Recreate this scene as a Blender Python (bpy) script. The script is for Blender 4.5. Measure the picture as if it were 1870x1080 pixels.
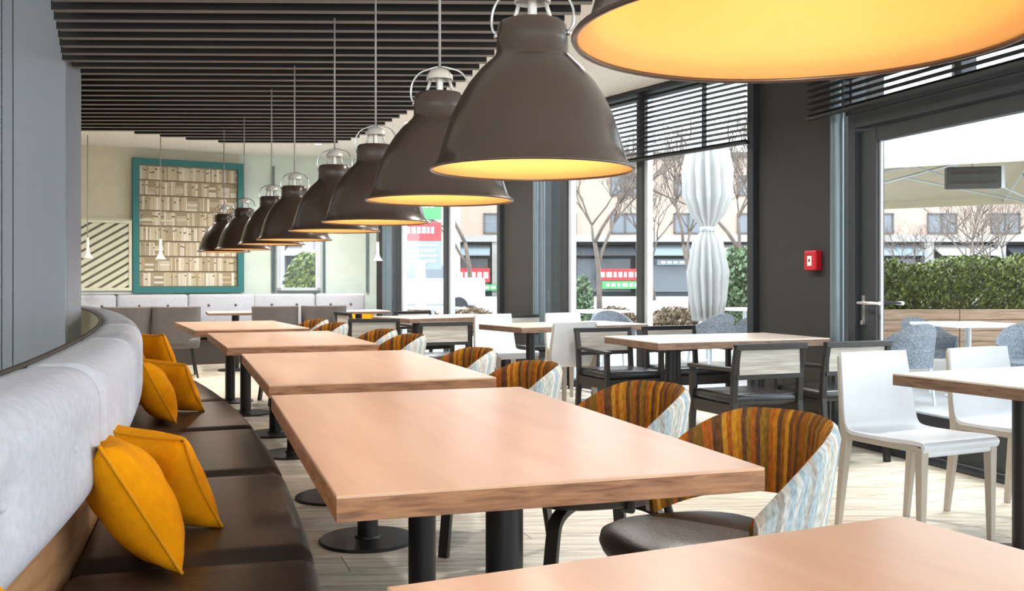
import bpy, bmesh, math, random
from mathutils import Vector, Matrix
PI = math.pi
random.seed(7)
S = bpy.context.scene
COL = S.collection
for o in list(bpy.data.objects): bpy.data.objects.remove(o)

# ------------------------------------------------------------------ camera, sky, exposure
CH = 1.16                      # eye height; x right, y into the room, z up
cam = bpy.data.objects.new('camera', bpy.data.cameras.new('camera'))
COL.objects.link(cam); S.camera = cam
cam.location = (0, 0, CH); cam.rotation_euler = (PI/2, 0, 0)
cam.data.sensor_width = 36; cam.data.lens = 36*1800/1870
cam.data.shift_y = -29/1870; cam.data.clip_end = 600; cam.data.clip_start = .03
S.view_settings.view_transform = 'Standard'; S.view_settings.look = 'None'
S.view_settings.gamma = 1; S.view_settings.use_curve_mapping = False
S.view_settings.exposure = 0.66

w = bpy.data.worlds.new('sky'); S.world = w; w.use_nodes = True
nt = w.node_tree; nt.nodes.clear()
wo = nt.nodes.new('ShaderNodeOutputWorld'); bg = nt.nodes.new('ShaderNodeBackground')
tc = nt.nodes.new('ShaderNodeTexCoord'); sp = nt.nodes.new('ShaderNodeSeparateXYZ')
cr = nt.nodes.new('ShaderNodeValToRGB')
nt.links.new(tc.outputs['Generated'], sp.inputs[0]); nt.links.new(sp.outputs['Z'], cr.inputs[0])
cr.color_ramp.elements[0].position = 0.0; cr.color_ramp.elements[0].color = (.93, .96, 1, 1)
cr.color_ramp.elements[1].position = .8; cr.color_ramp.elements[1].color = (.84, .91, 1, 1)
nt.links.new(cr.outputs[0], bg.inputs[0]); bg.inputs[1].default_value = 3.15
nt.links.new(bg.outputs[0], wo.inputs[0])
sl = bpy.data.lights.new('sun', 'SUN'); sl.energy = 1.6; sl.angle = math.radians(12); sl.color = (1, .95, .86)
sun = bpy.data.objects.new('sun', sl); COL.objects.link(sun)
sun.rotation_euler = Vector((-.45, -.35, -1.0)).to_track_quat('-Z', 'Y').to_euler()
FILL_LIGHT_W = 16.0  # power of each added ceiling fill light
PENDANT_W = .68

# ------------------------------------------------------------------ materials
def srgb(r, g, b):
    f = lambda c: (c/255/12.92) if c/255 <= .04045 else ((c/255+.055)/1.055)**2.4
    return (f(r), f(g), f(b), 1)
def mat(name, rgb, rough=.6, metal=0, var=0, vscale=6, bump=0, bscale=40, coat=0, spec=.5, stretch=None, sheen=0):
    m = bpy.data.materials.new(name); m.use_nodes = True
    n = m.node_tree.nodes; l = m.node_tree.links; b = n['Principled BSDF']
    c = srgb(*rgb)
    b.inputs['Base Color'].default_value = c; b.inputs['Roughness'].default_value = rough
    b.inputs['Metallic'].default_value = metal; b.inputs['Coat Weight'].default_value = coat
    b.inputs['Coat Roughness'].default_value = .12
    b.inputs['Specular IOR Level'].default_value = spec; b.inputs['Sheen Weight'].default_value = sheen
    t = n.new('ShaderNodeTexCoord'); mp = n.new('ShaderNodeMapping'); l.new(t.outputs['Object'], mp.inputs[0])
    if stretch: mp.inputs['Scale'].default_value = stretch
    if not var: var = .04
    no = n.new('ShaderNodeTexNoise'); no.inputs['Scale'].default_value = vscale; no.inputs['Detail'].default_value = 5
    l.new(mp.outputs[0], no.inputs[0])
    r = n.new('ShaderNodeValToRGB'); e = r.color_ramp.elements
    e[0].position = .3; e[1].position = .7
    e[0].color = [x*(1-var) for x in c[:3]]+[1]; e[1].color = [min(1, x*(1+var)) for x in c[:3]]+[1]
    l.new(no.outputs[0], r.inputs[0]); l.new(r.outputs[0], b.inputs['Base Color'])
    if bump:
        n2 = n.new('ShaderNodeTexNoise'); n2.inputs['Scale'].default_value = bscale; n2.inputs['Detail'].default_value = 3
        l.new(mp.outputs[0], n2.inputs[0])
        bu = n.new('ShaderNodeBump'); bu.inputs['Strength'].default_value = bump; bu.inputs['Distance'].default_value = .01
        l.new(n2.outputs[0], bu.inputs['Height']); l.new(bu.outputs[0], b.inputs['Normal'])
    return m
def wood(name, dark, light, rough=.4, stretch=(1, 12, 12), scale=2.5, coat=0):
    m = bpy.data.materials.new(name); m.use_nodes = True
    n = m.node_tree.nodes; l = m.node_tree.links; b = n['Principled BSDF']
    b.inputs['Roughness'].default_value = rough; b.inputs['Coat Weight'].default_value = coat; b.inputs['Coat Roughness'].default_value = .22
    t = n.new('ShaderNodeTexCoord'); mp = n.new('ShaderNodeMapping'); mp.inputs['Scale'].default_value = stretch
    l.new(t.outputs['Object'], mp.inputs[0])
    oi = n.new('ShaderNodeObjectInfo'); l.new(oi.outputs['Random'], mp.inputs['Location'])
    no = n.new('ShaderNodeTexNoise'); no.inputs['Scale'].default_value = scale; no.inputs['Detail'].default_value = 8
    no.inputs['Distortion'].default_value = .6; l.new(mp.outputs[0], no.inputs[0])
    r = n.new('ShaderNodeValToRGB'); e = r.color_ramp.elements
    e[0].position = .33; e[0].color = srgb(*dark); e[1].position = .62; e[1].color = srgb(*light)
    l.new(no.outputs[0], r.inputs[0]); l.new(r.outputs[0], b.inputs['Base Color'])
    bu = n.new('ShaderNodeBump'); bu.inputs['Strength'].default_value = .08; bu.inputs['Distance'].default_value = .004
    l.new(no.outputs[0], bu.inputs['Height']); l.new(bu.outputs[0], b.inputs['Normal'])
    return m
def stripes(name, cols, n_str, rough=.9, seed=0.0):
    """woven stripe fabric: colour changes along the UV's u"""
    m = bpy.data.materials.new(name); m.use_nodes = True
    n = m.node_tree.nodes; l = m.node_tree.links; b = n['Principled BSDF']; b.inputs['Roughness'].default_value = rough
    b.inputs['Specular IOR Level'].default_value = .15
    uv = n.new('ShaderNodeUVMap'); s = n.new('ShaderNodeSeparateXYZ'); l.new(uv.outputs[0], s.inputs[0])
    mu = n.new('ShaderNodeMath'); mu.operation = 'MULTIPLY_ADD'; mu.inputs[1].default_value = n_str; mu.inputs[2].default_value = seed
    l.new(s.outputs['X'], mu.inputs[0])
    fl = n.new('ShaderNodeMath'); fl.operation = 'FLOOR'; l.new(mu.outputs[0], fl.inputs[0])
    wn = n.new('ShaderNodeTexWhiteNoise'); wn.noise_dimensions = '1D'; l.new(fl.outputs[0], wn.inputs['W'])
    r = n.new('ShaderNodeValToRGB'); r.color_ramp.interpolation = 'CONSTANT'
    e = r.color_ramp.elements
    while len(e) < len(cols): e.new(.5)
    for i, c in enumerate(cols): e[i].position = i/len(cols); e[i].color = srgb(*c)
    l.new(wn.outputs['Value'], r.inputs[0])
    # thread grain
    mp = n.new('ShaderNodeMapping'); mp.inputs['Scale'].default_value = (260, 40, 1); l.new(uv.outputs[0], mp.inputs[0])
    no = n.new('ShaderNodeTexNoise'); no.inputs['Scale'].default_value = 1; no.inputs['Detail'].default_value = 2
    l.new(mp.outputs[0], no.inputs[0])
    mx = n.new('ShaderNodeMix'); mx.data_type = 'RGBA'; mx.blend_type = 'OVERLAY'; mx.inputs[0].default_value = .75
    l.new(r.outputs[0], mx.inputs[6]); l.new(no.outputs[0], mx.inputs[7]); l.new(mx.outputs[2], b.inputs['Base Color'])
    return m
def attr_mat(name, rough=.9):
    m = bpy.data.materials.new(name); m.use_nodes = True
    n = m.node_tree.nodes; l = m.node_tree.links
    a = n.new('ShaderNodeVertexColor'); a.layer_name = 'Col'
    l.new(a.outputs[0], n['Principled BSDF'].inputs['Base Color']); n['Principled BSDF'].inputs['Roughness'].default_value = rough
    return m
def glass(name, tint=(.95, .98, .98), refl=1.0):
    m = bpy.data.materials.new(name); m.use_nodes = True
    n = m.node_tree.nodes; l = m.node_tree.links; n.clear()
    o = n.new('ShaderNodeOutputMaterial'); t = n.new('ShaderNodeBsdfTransparent'); g = n.new('ShaderNodeBsdfGlossy')
    g.inputs['Roughness'].default_value = .02; t.inputs[0].default_value = (*tint, 1)
    f = n.new('ShaderNodeFresnel'); f.inputs[0].default_value = 1.45
    ge = n.new('ShaderNodeNewGeometry'); iv = n.new('ShaderNodeMath'); iv.operation = 'SUBTRACT'; iv.inputs[0].default_value = 1; l.new(ge.outputs['Backfacing'], iv.inputs[1])
    mm = n.new('ShaderNodeMath'); mm.operation = 'MULTIPLY'; l.new(f.outputs[0], mm.inputs[0]); l.new(iv.outputs[0], mm.inputs[1])
    x = n.new('ShaderNodeMixShader'); l.new(mm.outputs[0], x.inputs[0]); l.new(t.outputs[0], x.inputs[1]); l.new(g.outputs[0], x.inputs[2])
    l.new(x.outputs[0], o.inputs[0]); return m
def leafmat(name, c1, c2):
    m = mat(name, c1, .6); n = m.node_tree.nodes; l = m.node_tree.links
    g = n.new('ShaderNodeNewGeometry'); r = n.new('ShaderNodeValToRGB'); r.color_ramp.elements[0].color = srgb(*c1); r.color_ramp.elements[1].color = srgb(*c2)
    l.new(g.outputs['Random Per Island'], r.inputs[0]); l.new(r.outputs[0], n['Principled BSDF'].inputs['Base Color'])
    return m

M = {}
M['white_ceiling'] = mat('white_ceiling', (236, 232, 226), .9, var=.05, vscale=90)
_n = M['white_ceiling'].node_tree.nodes; _l = M['white_ceiling'].node_tree.links
_v = _n.new('ShaderNodeTexVoronoi'); _v.inputs['Scale'].default_value = 26; _t = _n.new('ShaderNodeTexCoord'); _l.new(_t.outputs['Object'], _v.inputs[0])
_r = _n.new('ShaderNodeValToRGB'); _r.color_ramp.interpolation = 'CONSTANT'; _r.color_ramp.elements[0].color = srgb(172, 170, 164); _r.color_ramp.elements[1].position = .16; _r.color_ramp.elements[1].color = srgb(238, 235, 230)
_l.new(_v.outputs['Distance'], _r.inputs[0]); _l.new(_r.outputs[0], _n['Principled BSDF'].inputs['Base Color'])
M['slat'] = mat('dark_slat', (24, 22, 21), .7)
M['slat_edge'] = mat('slat_edge', (122, 116, 112), .6)  # paler than the body: light on the undersides put into the colour
M['louver'] = mat('louver', (40, 41, 44), .5)
M['mint'] = mat('mint_wall', (216, 230, 222), .9)
M['cream_wall'] = mat('cream_wall', (214, 208, 188), .9)
M['partition'] = mat('partition_paint', (158, 162, 170), .45, var=.08, vscale=1.2, stretch=(4, 4, .15))
M['dark_col'] = mat('dark_column', (50, 49, 48), .75, var=.05, vscale=2)
M['steel'] = mat('grey_blue_metal', (118, 134, 142), .35, .5)
M['frame'] = mat('dark_frame', (60, 64, 68), .45, .2)
M['alu'] = mat('light_aluminium', (200, 206, 212), .35, .4)
M['white_trim'] = mat('white_trim', (235, 235, 232), .6)
M['glass'] = glass('window_glass')
M['plank'] = wood('floor_plank', (172, 160, 142), (222, 212, 196), .45, (1.2, 16, 16), 2.0)
M['subfloor'] = mat('floor_joint', (120, 108, 95), .9)
M['tabletop'] = wood('oak_top', (214, 168, 136), (224, 183, 152), .33, (5, .7, 5), 1.6, coat=.22)
M['tabletop2'] = wood('pale_oak_top', (222, 206, 190), (230, 217, 204), .3, (.7, 5, 5), 1.6, coat=.3)
M['edge'] = wood('oak_edge', (122, 80, 52), (172, 122, 84), .45, (3, 3, 26), 3.0)
M['edge2'] = wood('walnut_edge', (104, 78, 62), (140, 110, 90), .45, (3, 3, 26), 3.0)
M['black'] = mat('black_metal', (30, 29, 29), .38, .1)
M['blackwood'] = mat('black_wood', (38, 35, 33), .42)
M['leather'] = mat('brown_leather', (58, 49, 44), .36, var=.12, vscale=5, bump=.12, bscale=120)
M['blkleather'] = mat('black_leather', (44, 45, 48), .24, bump=.1, bscale=90)
M['grey_fabric'] = mat('pale_grey_upholstery', (196, 199, 209), .92, var=.07, vscale=45, bump=.25, bscale=260, spec=.2)
M['shell'] = mat('beige_shell', (196, 188, 160), .7)
M['darktrim'] = mat('dark_piping', (60, 52, 46), .6)
M['ply'] = wood('plywood_strip', (176, 132, 92), (206, 164, 122), .5, (1.5, 1.5, 14), 2)
M['yellow'] = mat('yellow_wool', (234, 152, 8), .95, var=.06, vscale=30, bump=.3, bscale=220, spec=.12)
M['piping'] = mat('yellow_piping', (226, 152, 24), .9, spec=.15)
M['lamp_out'] = mat('taupe_enamel', (68, 53, 44), .27, coat=.4)
M['lamp_in'] = mat('yellow_enamel', (250, 196, 118), .55)
M['chrome'] = mat('chrome', (210, 210, 210), .12, 1)
M['bright_steel'] = mat('brushed_white_steel', (222, 214, 205), .3, .3)
M['cord'] = mat('grey_cord', (165, 160, 155), .6)
M['bulb'] = mat('bulb_glass', (255, 214, 150), .3)
_b = M['bulb'].node_tree.nodes['Principled BSDF']; _b.inputs['Emission Color'].default_value = (1, .66, .3, 1); _b.inputs['Emission Strength'].default_value = 6
M['warm_stripe'] = stripes('warm_stripe', [(150, 96, 34), (188, 124, 34), (112, 76, 46), (200, 144, 48), (128, 98, 42), (170, 96, 38), (100, 72, 54), (150, 112, 46)], 130)
M['cool_stripe'] = stripes('cool_stripe', [(190, 190, 186), (156, 172, 180), (190, 180, 166), (170, 178, 176), (206, 204, 198), (158, 152, 144)], 130, seed=3.0)
M['weave'] = mat('grey_woven_band', (188, 184, 176), .9, var=.25, vscale=5, stretch=(1, 1, 22), bump=.2)
M['white_plastic'] = mat('white_moulded', (216, 219, 224), .35)
M['taupe_leg'] = mat('taupe_leg', (176, 166, 152), .4)
M['chair_grey'] = mat('charcoal_upholstery', (104, 99, 98), .85, var=.08, vscale=9)
M['teal'] = mat('teal_frame', (46, 118, 120), .5)
M['lattice'] = mat('lattice_slat', (222, 222, 200), .7)
M['lattice_back'] = mat('lattice_backing', (120, 120, 102), .9)
M['red'] = mat('alarm_red', (200, 22, 38), .35)
M['label_white'] = mat('label_white', (240, 240, 236), .5)
M['print'] = attr_mat('book_print')
M['paving'] = mat('terrace_paving', (168, 166, 164), .85, var=.1, vscale=3)
M['road'] = mat('asphalt', (150, 152, 154), .9, var=.1)
M['facade_pink'] = mat('apartment_render', (184, 162, 148), .95)
M['facade_white'] = mat('shop_band', (172, 168, 165), .9)
M['win_dark'] = mat('far_window_glass', (116, 122, 130), .25)
M['win_frame'] = mat('far_window_frame', (96, 92, 90), .7)
M['shop_dark'] = mat('shop_front_dark', (60, 63, 68), .5)
M['sign_red'] = mat('sign_red', (214, 60, 66), .6)
M['sign_green'] = mat('sign_green', (84, 170, 100), .6)
M['sign_grey'] = mat('sign_slate', (136, 148, 154), .6)
M['canvas'] = mat('cream_canvas', (206, 196, 172), .95)
M['white_canvas'] = mat('white_canvas', (196, 195, 193), .95, bump=.1, bscale=20)
M['hardwood'] = wood('planter_board', (146, 118, 96), (184, 156, 134), .7, (1, 12, 20), 2)
M['leaf'] = leafmat('hedge_leaf', (36, 58, 22), (128, 142, 62))
M['leaf2'] = leafmat('shrub_leaf', (60, 84, 58), (120, 140, 104))
M['drybush'] = leafmat('dry_leaf', (96, 74, 56), (140, 122, 98))
M['bark'] = mat('bark', (104, 92, 84), .9, var=.2)
M['wicker'] = mat('grey_wicker', (112, 118, 126), .8, var=.45, vscale=60)
M['concrete'] = mat('pale_concrete', (180, 176, 166), .9)
M['heater'] = mat('heater_body', (66, 66, 64), .5)
M['car'] = mat('car_paint', (210, 214, 220), .3, coat=.4)
M['tyre'] = mat('tyre', (40, 40, 42), .8)

# ------------------------------------------------------------------ geometry helpers
def NB(): return bmesh.new()
def box(bm, c, s, rz=0, mtx=None):
    r = bmesh.ops.create_cube(bm, size=1)
    m = Matrix.Translation(c) @ Matrix.Rotation(rz, 4, 'Z') @ Matrix.Diagonal((*s, 1))
    if mtx: m = mtx @ m
    bmesh.ops.transform(bm, matrix=m, verts=r['verts']); return bm
def bar(bm, a, b, wd, hd, up=(0, 0, 1)):
    """rectangular bar from a to b"""
    a, b = Vector(a), Vector(b); d = b-a; L = d.length; y = d.normalized(); u = Vector(up)
    if abs(y.dot(u)) > .95: u = Vector((0, 1, 0))
    x = y.cross(u).normalized(); z = x.cross(y)
    m = Matrix((x, y, z)).transposed().to_4x4(); m.translation = (a+b)/2
    r = bmesh.ops.create_cube(bm, size=1)
    bmesh.ops.transform(bm, matrix=m @ Matrix.Diagonal((wd, L, hd, 1)), verts=r['verts']); return bm
def ring(bm, pts): return [bm.verts.new(p) for p in pts]
def bridge(bm, r0, r1, closed=True):
    n = len(r0)
    for i in range(n if closed else n-1):
        try: bm.faces.new((r0[i], r0[(i+1) % n], r1[(i+1) % n], r1[i]))
        except ValueError: pass
def tube(bm, pts, r, n=8, closed=False):
    pts = [Vector(p) for p in pts]; rs = r if isinstance(r, (list, tuple)) else [r]*len(pts)
    prev = None; rings = []; u = None
    for i, p in enumerate(pts):
        if closed: d = pts[(i+1) % len(pts)]-pts[i-1]
        else: d = pts[min(i+1, len(pts)-1)]-pts[max(i-1, 0)]
        d.normalize()
        if u is None: u = d.cross(Vector((0, 0, 1)) if abs(d.z) < .9 else Vector((1, 0, 0))).normalized()
        u = (u-d*u.dot(d)).normalized(); v = d.cross(u)
        rings.append(ring(bm, [p+(u*math.cos(2*PI*k/n)+v*math.sin(2*PI*k/n))*rs[i] for k in range(n)]))
    for a, b in zip(rings, rings[1:]): bridge(bm, a, b)
    if closed: bridge(bm, rings[-1], rings[0])
    else:
        bm.faces.new(rings[0][::-1]); bm.faces.new(rings[-1])
    return bm
def lathe(bm, prof, n=32, c=(0, 0, 0)):
    """prof: list of (r, z)"""
    rs = []
    for r, z in prof:
        rs.append(ring(bm, [(c[0]+max(r, 1e-4)*math.cos(2*PI*k/n), c[1]+max(r, 1e-4)*math.sin(2*PI*k/n), c[2]+z) for k in range(n)]))
    for a, b in zip(rs, rs[1:]): bridge(bm, a, b)
    return bm
def loft(bm, secs, caps=True, closed_path=False):
    rs = [ring(bm, s) for s in secs]
    for a, b in zip(rs, rs[1:]): bridge(bm, a, b)
    if closed_path: bridge(bm, rs[-1], rs[0])
    elif caps: bm.faces.new(rs[0][::-1]); bm.faces.new(rs[-1])
    return bm
def prism(bm, poly, z0, z1):
    a = ring(bm, [(x, y, z0) for x, y in poly]); b = ring(bm, [(x, y, z1) for x, y in poly])
    bridge(bm, a, b); bm.faces.new(a[::-1]); bm.faces.new(b); return bm
def obj(name, bm, m, parent=None, smooth=False, bevel=0, loc=None, sub=0, segs=2):
    me = bpy.data.meshes.new(name)
    bmesh.ops.recalc_face_normals(bm, faces=bm.faces)
    bm.to_mesh(me); bm.free()
    o = bpy.data.objects.new(name, me); COL.objects.link(o)
    for x in (m if isinstance(m, (list, tuple)) else [m]): me.materials.append(x)
    if smooth:
        for p in me.polygons: p.use_smooth = True
        if smooth != 2:
            me.set_sharp_from_angle(angle=math.radians(42))
    if bevel:
        b = o.modifiers.new('bevel', 'BEVEL'); b.width = bevel; b.segments = segs; b.limit_method = 'ANGLE'; b.angle_limit = math.radians(40)
    if sub:
        b = o.modifiers.new('subdivision', 'SUBSURF'); b.levels = sub; b.render_levels = sub
    if parent: o.parent = parent
    if loc: o.location = loc
    return o
def tag(o, label, cat, group=None, kind=None):
    if label: o['label'] = label
    if cat: o['category'] = cat
    if group: o['group'] = group
    if kind: o['kind'] = kind
    return o
def thing(name, label, cat, loc=(0, 0, 0), rz=0, group=None):
    o = bpy.data.objects.new(name, None); COL.objects.link(o); o.empty_display_size = .1
    o.location = loc; o.rotation_euler = (0, 0, rz)
    return tag(o, label, cat, group)
def struct(name, bm, m, parent=None, **k):
    o = obj(name, bm, m, parent, **k)
    if not parent: o['kind'] = 'structure'
    return o
KIDS = {}
def kids(o): return [c for c in bpy.data.objects if c.parent == o]
def dup(root, loc, rz, label, group=None):
    r = root.copy(); COL.objects.link(r); r.location = loc; r.rotation_euler = (0, 0, rz); r['label'] = label
    if group: r['group'] = group
    if root.name not in KIDS: KIDS[root.name] = [(c, kids(c)) for c in kids(root)]
    for ch, gs in KIDS[root.name]:
        c = ch.copy(); COL.objects.link(c); c.parent = r
        for g in gs:
            d = g.copy(); COL.objects.link(d); d.parent = c
    return r
def use(proto, flags, loc, rz, label, group=None):
    """the first call places the prototype itself, later calls copy it"""
    if proto.name not in flags:
        flags.add(proto.name); proto.location = loc; proto.rotation_euler = (0, 0, rz); proto['label'] = label
        if group: proto['group'] = group
        return proto
    return dup(proto, loc, rz, label, group)
used = set()
def catmull(P, n):
    out = []; P = [Vector(p) for p in P]; Q = [P[0]*2-P[1]]+P+[P[-1]*2-P[-2]]
    for i in range(1, len(Q)-2):
        for k in range(n):
            t = k/n; a, b, c, d = Q[i-1], Q[i], Q[i+1], Q[i+2]
            out.append(.5*((2*b)+(c-a)*t+(2*a-5*b+4*c-d)*t*t+(3*b-a-3*c+d)*t**3))
    out.append(P[-1]); return out
def interp(tab, x):
    if x <= tab[0][0]: return tab[0][1]
    for (a, fa), (b, fb) in zip(tab, tab[1:]):
        if x <= b: return fa+(fb-fa)*(x-a)/(b-a)
    return tab[-1][1]

# ------------------------------------------------------------------ setting: floor
CEIL = 2.98
room = [(-6.3, -3.2), (5.6, -3.2), (3.38, 4.0), (2.40, 7.15), (2.06, 8.25), (.565, 10.7), (-.1, 11.8), (-2.0, 14.62), (-2.03, 15.1), (-3.94, 14.6), (-6.3, 13.3)]
floor = struct('floor', prism(NB(), room, -.10, -.012), M['subfloor'])
def clip_poly(poly, clip):
    """Sutherland-Hodgman, clip is a convex-ish ccw polygon"""
    out = poly
    for i in range(len(clip)):
        a, b = clip[i], clip[(i+1) % len(clip)]
        ins = lambda p: (b[0]-a[0])*(p[1]-a[1])-(b[1]-a[1])*(p[0]-a[0]) >= 0
        src, out = out, []
        for j in range(len(src)):
            p, q = src[j], src[(j+1) % len(src)]
            def X():
                d1 = (b[0]-a[0])*(p[1]-a[1])-(b[1]-a[1])*(p[0]-a[0]); d2 = (b[0]-a[0])*(q[1]-a[1])-(b[1]-a[1])*(q[0]-a[0])
                t = d1/(d1-d2); return (p[0]+(q[0]-p[0])*t, p[1]+(q[1]-p[1])*t)
            if ins(p):
                out.append(p)
                if not ins(q): out.append(X())
            elif ins(q): out.append(X())
        if not out: return []
    return out
ang = math.radians(19); cu = (math.cos(ang), math.sin(ang)); cv = (-math.sin(ang), math.cos(ang))
fl_clip = [(-5.8, 1.6), (4.12, 1.6), (3.35, 4.0), (2.40, 7.1), (2.02, 8.2), (.55, 10.65), (-.1, 11.7), (-2.03, 14.5), (-4.6, 13.9), (-5.8, 11)]
PW, PL = .23, 2.3
np_ = 0
for i in range(-60, 90):
    off = (i*.37 % 1)*PL
    for j in range(-8, 12):
        u0 = j*PL+off; v0 = i*PW
        q = [(u0+.002, v0+.002), (u0+PL-.002, v0+.002), (u0+PL-.002, v0+PW-.002), (u0+.002, v0+PW-.002)]
        q = [(a*cu[0]+b*cv[0], a*cu[1]+b*cv[1]) for a, b in q]
        q = clip_poly(q, fl_clip)
        if len(q) < 3: continue
        ar = abs(sum(q[k][0]*q[(k+1) % len(q)][1]-q[(k+1) % len(q)][0]*q[k][1] for k in range(len(q))))/2
        if ar < .02: continue
        if np_ >= 296: continue
        np_ += 1
        o = obj('floor_plank', prism(NB(), q, -.02, 0), M['plank'], floor)
# ceiling
ceil = struct('ceiling', prism(NB(), room, CEIL, CEIL+.12), M['white_ceiling'])
SB = CH+1.366       # underside of the dark baffles
LEFT = [(3.0, -1.42), (4.0, -1.89), (4.86, -2.26), (5.5, -2.51), (6.2, -2.80), (6.45, -2.83), (6.53, -5.6), (8.9, -5.6), (9.0, -4.2), (9.28, -3.53), (9.53, -3.31), (9.76, -3.09), (9.91, -2.84), (10.05, -2.5)]
RIGHT = [(3.0, 1.05), (4.86, .39), (5.13, .33), (5.94, -.09), (6.75, -.31), (8.17, -.885), (9.07, -1.285), (9.6, -1.52), (10.0, -1.86)]
yw = math.radians(3.2); y = 3.3
while y < 10.03:
    xl, xr = interp(LEFT, y), interp(RIGHT, y)
    f = lambda x: y+(x+.8)*math.tan(yw)*.35
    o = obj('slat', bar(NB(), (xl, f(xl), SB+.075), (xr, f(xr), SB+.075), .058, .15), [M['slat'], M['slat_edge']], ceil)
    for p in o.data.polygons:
        if p.normal.z < -.9: p.material_index = 1      # paler underside: the light it catches is put into the colour
    y += .193
FA = (3.38, 4.0); FB = (2.06, 8.25); FC = (-.1, 11.8); FD = (-2.0, 14.62)
# walls
def wall_seg(name, p0, p1, z0, z1, th, m, side=1, parent=None):
    p0, p1 = Vector(p0), Vector(p1); u = (p1-p0).normalized(); n = Vector((-u.y, u.x))*side*th
    return struct(name, prism(NB(), [tuple(p0), tuple(p1), tuple(p1+n), tuple(p0+n)], z0, z1), m, parent)
WA = (-5.94, 13.2); WM = (-5.0, 13.7); WB = (-3.94, 14.4); WC = (-2.03, 14.9)
P = lambda px, Y: (px-935)/1800*Y
wall_seg('wall_left', (-6.3, -3.2), (-6.3, 13.4), 0, CEIL, .15, M['cream_wall'])
wall_seg('wall_back', (-6.3, 13.0), (-3.98, 14.38), 0, CEIL, .15, M['cream_wall'])
# right part of the back wall with a window opening
wb0, wb1 = Vector((-3.98, 14.38)), Vector(WC); wu = (wb1-wb0).normalized(); wn = Vector((-wu.y, wu.x)); WL = (wb1-wb0).length
def wpt(t, d=0): v = wb0+wu*t-wn*d; return (v.x, v.y)
t0 = .53; t1 = 1.16     # opening
for (a, b, z0, z1) in ((0, t0, 0, CEIL), (t1, WL+.1, 0, CEIL), (t0, t1, 0, 1.0), (t0, t1, 1.95, CEIL)):
    wall_seg('wall_back', wpt(a), wpt(b), z0, z1, .15, M['mint'])
win = thing('window_1', None, None, (*wpt(t0), 1.0), math.atan2(wu.y, wu.x)); win['kind'] = 'structure'; W = t1-t0
bm = NB()
for x in (.03, W-.03): box(bm, (x, -.03, .475), (.06, .2, .95))
box(bm, (W/2, -.03, .02), (W, .2, .04)); box(bm, (W/2, -.03, .93), (W, .2, .04))
obj('window_frame', bm, M['alu'], win); obj('pane', box(NB(), (W/2, .05, .475), (W-.12, .01, .87)), M['glass'], win)
# pilaster lines
for t in (t0-.05, t1+.06, WL-.16):
    v = wpt(t, .02); struct('trim_1', box(NB(), (v[0], v[1], 1.9), (.035, .04, 1.85)), M['steel'])
# cornice between the left wall and dark doorway at far left
struct('trim_2', bar(NB(), (-6.2, 13.0, .985), (-4.75, 13.87, .985), .05, .05), M['white_trim'])
struct('trim_3', bar(NB(), (-6.2, 13.0, 1.985), (-4.75, 13.87, 1.985), .04, .02), M['lattice'])
# partition at left
bm = NB()
prt = struct('wall_partition', box(bm, (-4.55, 6.42, CEIL/2), (3.4, .2, CEIL)), M['partition'])
bmx = [(-2.85, .11), (-2.98, .2), (-3.195, .004), (-3.265, .004)]
for i, (a, b) in enumerate(((-2.852, -3.186), (-3.192, -3.258), (-3.264, -3.9), (-3.906, -4.6))):
    obj('wall_panel', box(NB(), ((a+b)/2, 6.31, CEIL/2), (abs(a-b), .03, CEIL-.01)), M['partition'], prt, bevel=.004)
# columns of the glazed side
def pt_on(line, px):
    (x0, y0), (x1, y1) = line; k = (px-935)/1800
    t = (k*y0-x0)/((x1-x0)-k*(y1-y0)); return (x0+(x1-x0)*t, y0+(y1-y0)*t)
SEG1 = (FA, (2.40, 7.15)); SEG2 = (FB, (-.1, 11.8)); SEG3 = (FC, FD)
c1a = pt_on(SEG1, 1540); c1b = FB
prism_col = lambda a, b, th: wall_seg('wall_right', a, b, 0, CEIL, th, M['dark_col'], -1)
prism_col(c1a, c1b, .35)
c2a = pt_on(SEG2, 992); c2b = FC
prism_col(c2a, c2b, .35)
c3a = pt_on(SEG3, 706); prism_col(c3a, (-2.02, 14.7), .3)

def glazing(name, a, b, mulls, z0, z1, fw=.07, light=(), transoms=(), label=None):
    a, b = Vector(a), Vector(b); L = (b-a).length; d = b-a
    g = thing(name, None, None, (a.x, a.y, 0), math.atan2(d.y, d.x)); g['kind'] = 'structure'
    f = NB(); box(f, (fw/2, 0, (z0+z1)/2), (fw, .12, z1-z0)); box(f, (L-fw/2, 0, (z0+z1)/2), (fw, .12, z1-z0))
    box(f, (L/2, 0, z0+.04), (L-2*fw, .12, .08)); box(f, (L/2, 0, z1-.04), (L-2*fw, .12, .08))
    obj('frame', f, M['frame'], g, bevel=.006)
    xs = [fw]+[m for m, _ in mulls]+[L-fw]
    for m, wd in mulls:
        obj('mullion', box(NB(), (m, 0, (z0+z1)/2), (wd, .12, z1-z0-.16)), M['frame'], g, bevel=.006)
        obj('mullion_strip', box(NB(), (m-wd/2-.025, .0, (z0+z1)/2), (.05, .07, z1-z0-.16)), M['alu'], g, bevel=.004)
    for i in range(len(xs)-1):
        obj('pane', box(NB(), ((xs[i]+xs[i+1])/2, 0.02, (z0+z1)/2), (xs[i+1]-xs[i], .008, z1-z0-.16)), M['glass'], g)
    return g
ZT = CEIL
def dist(a, b): return (Vector(a)-Vector(b)).length
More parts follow.
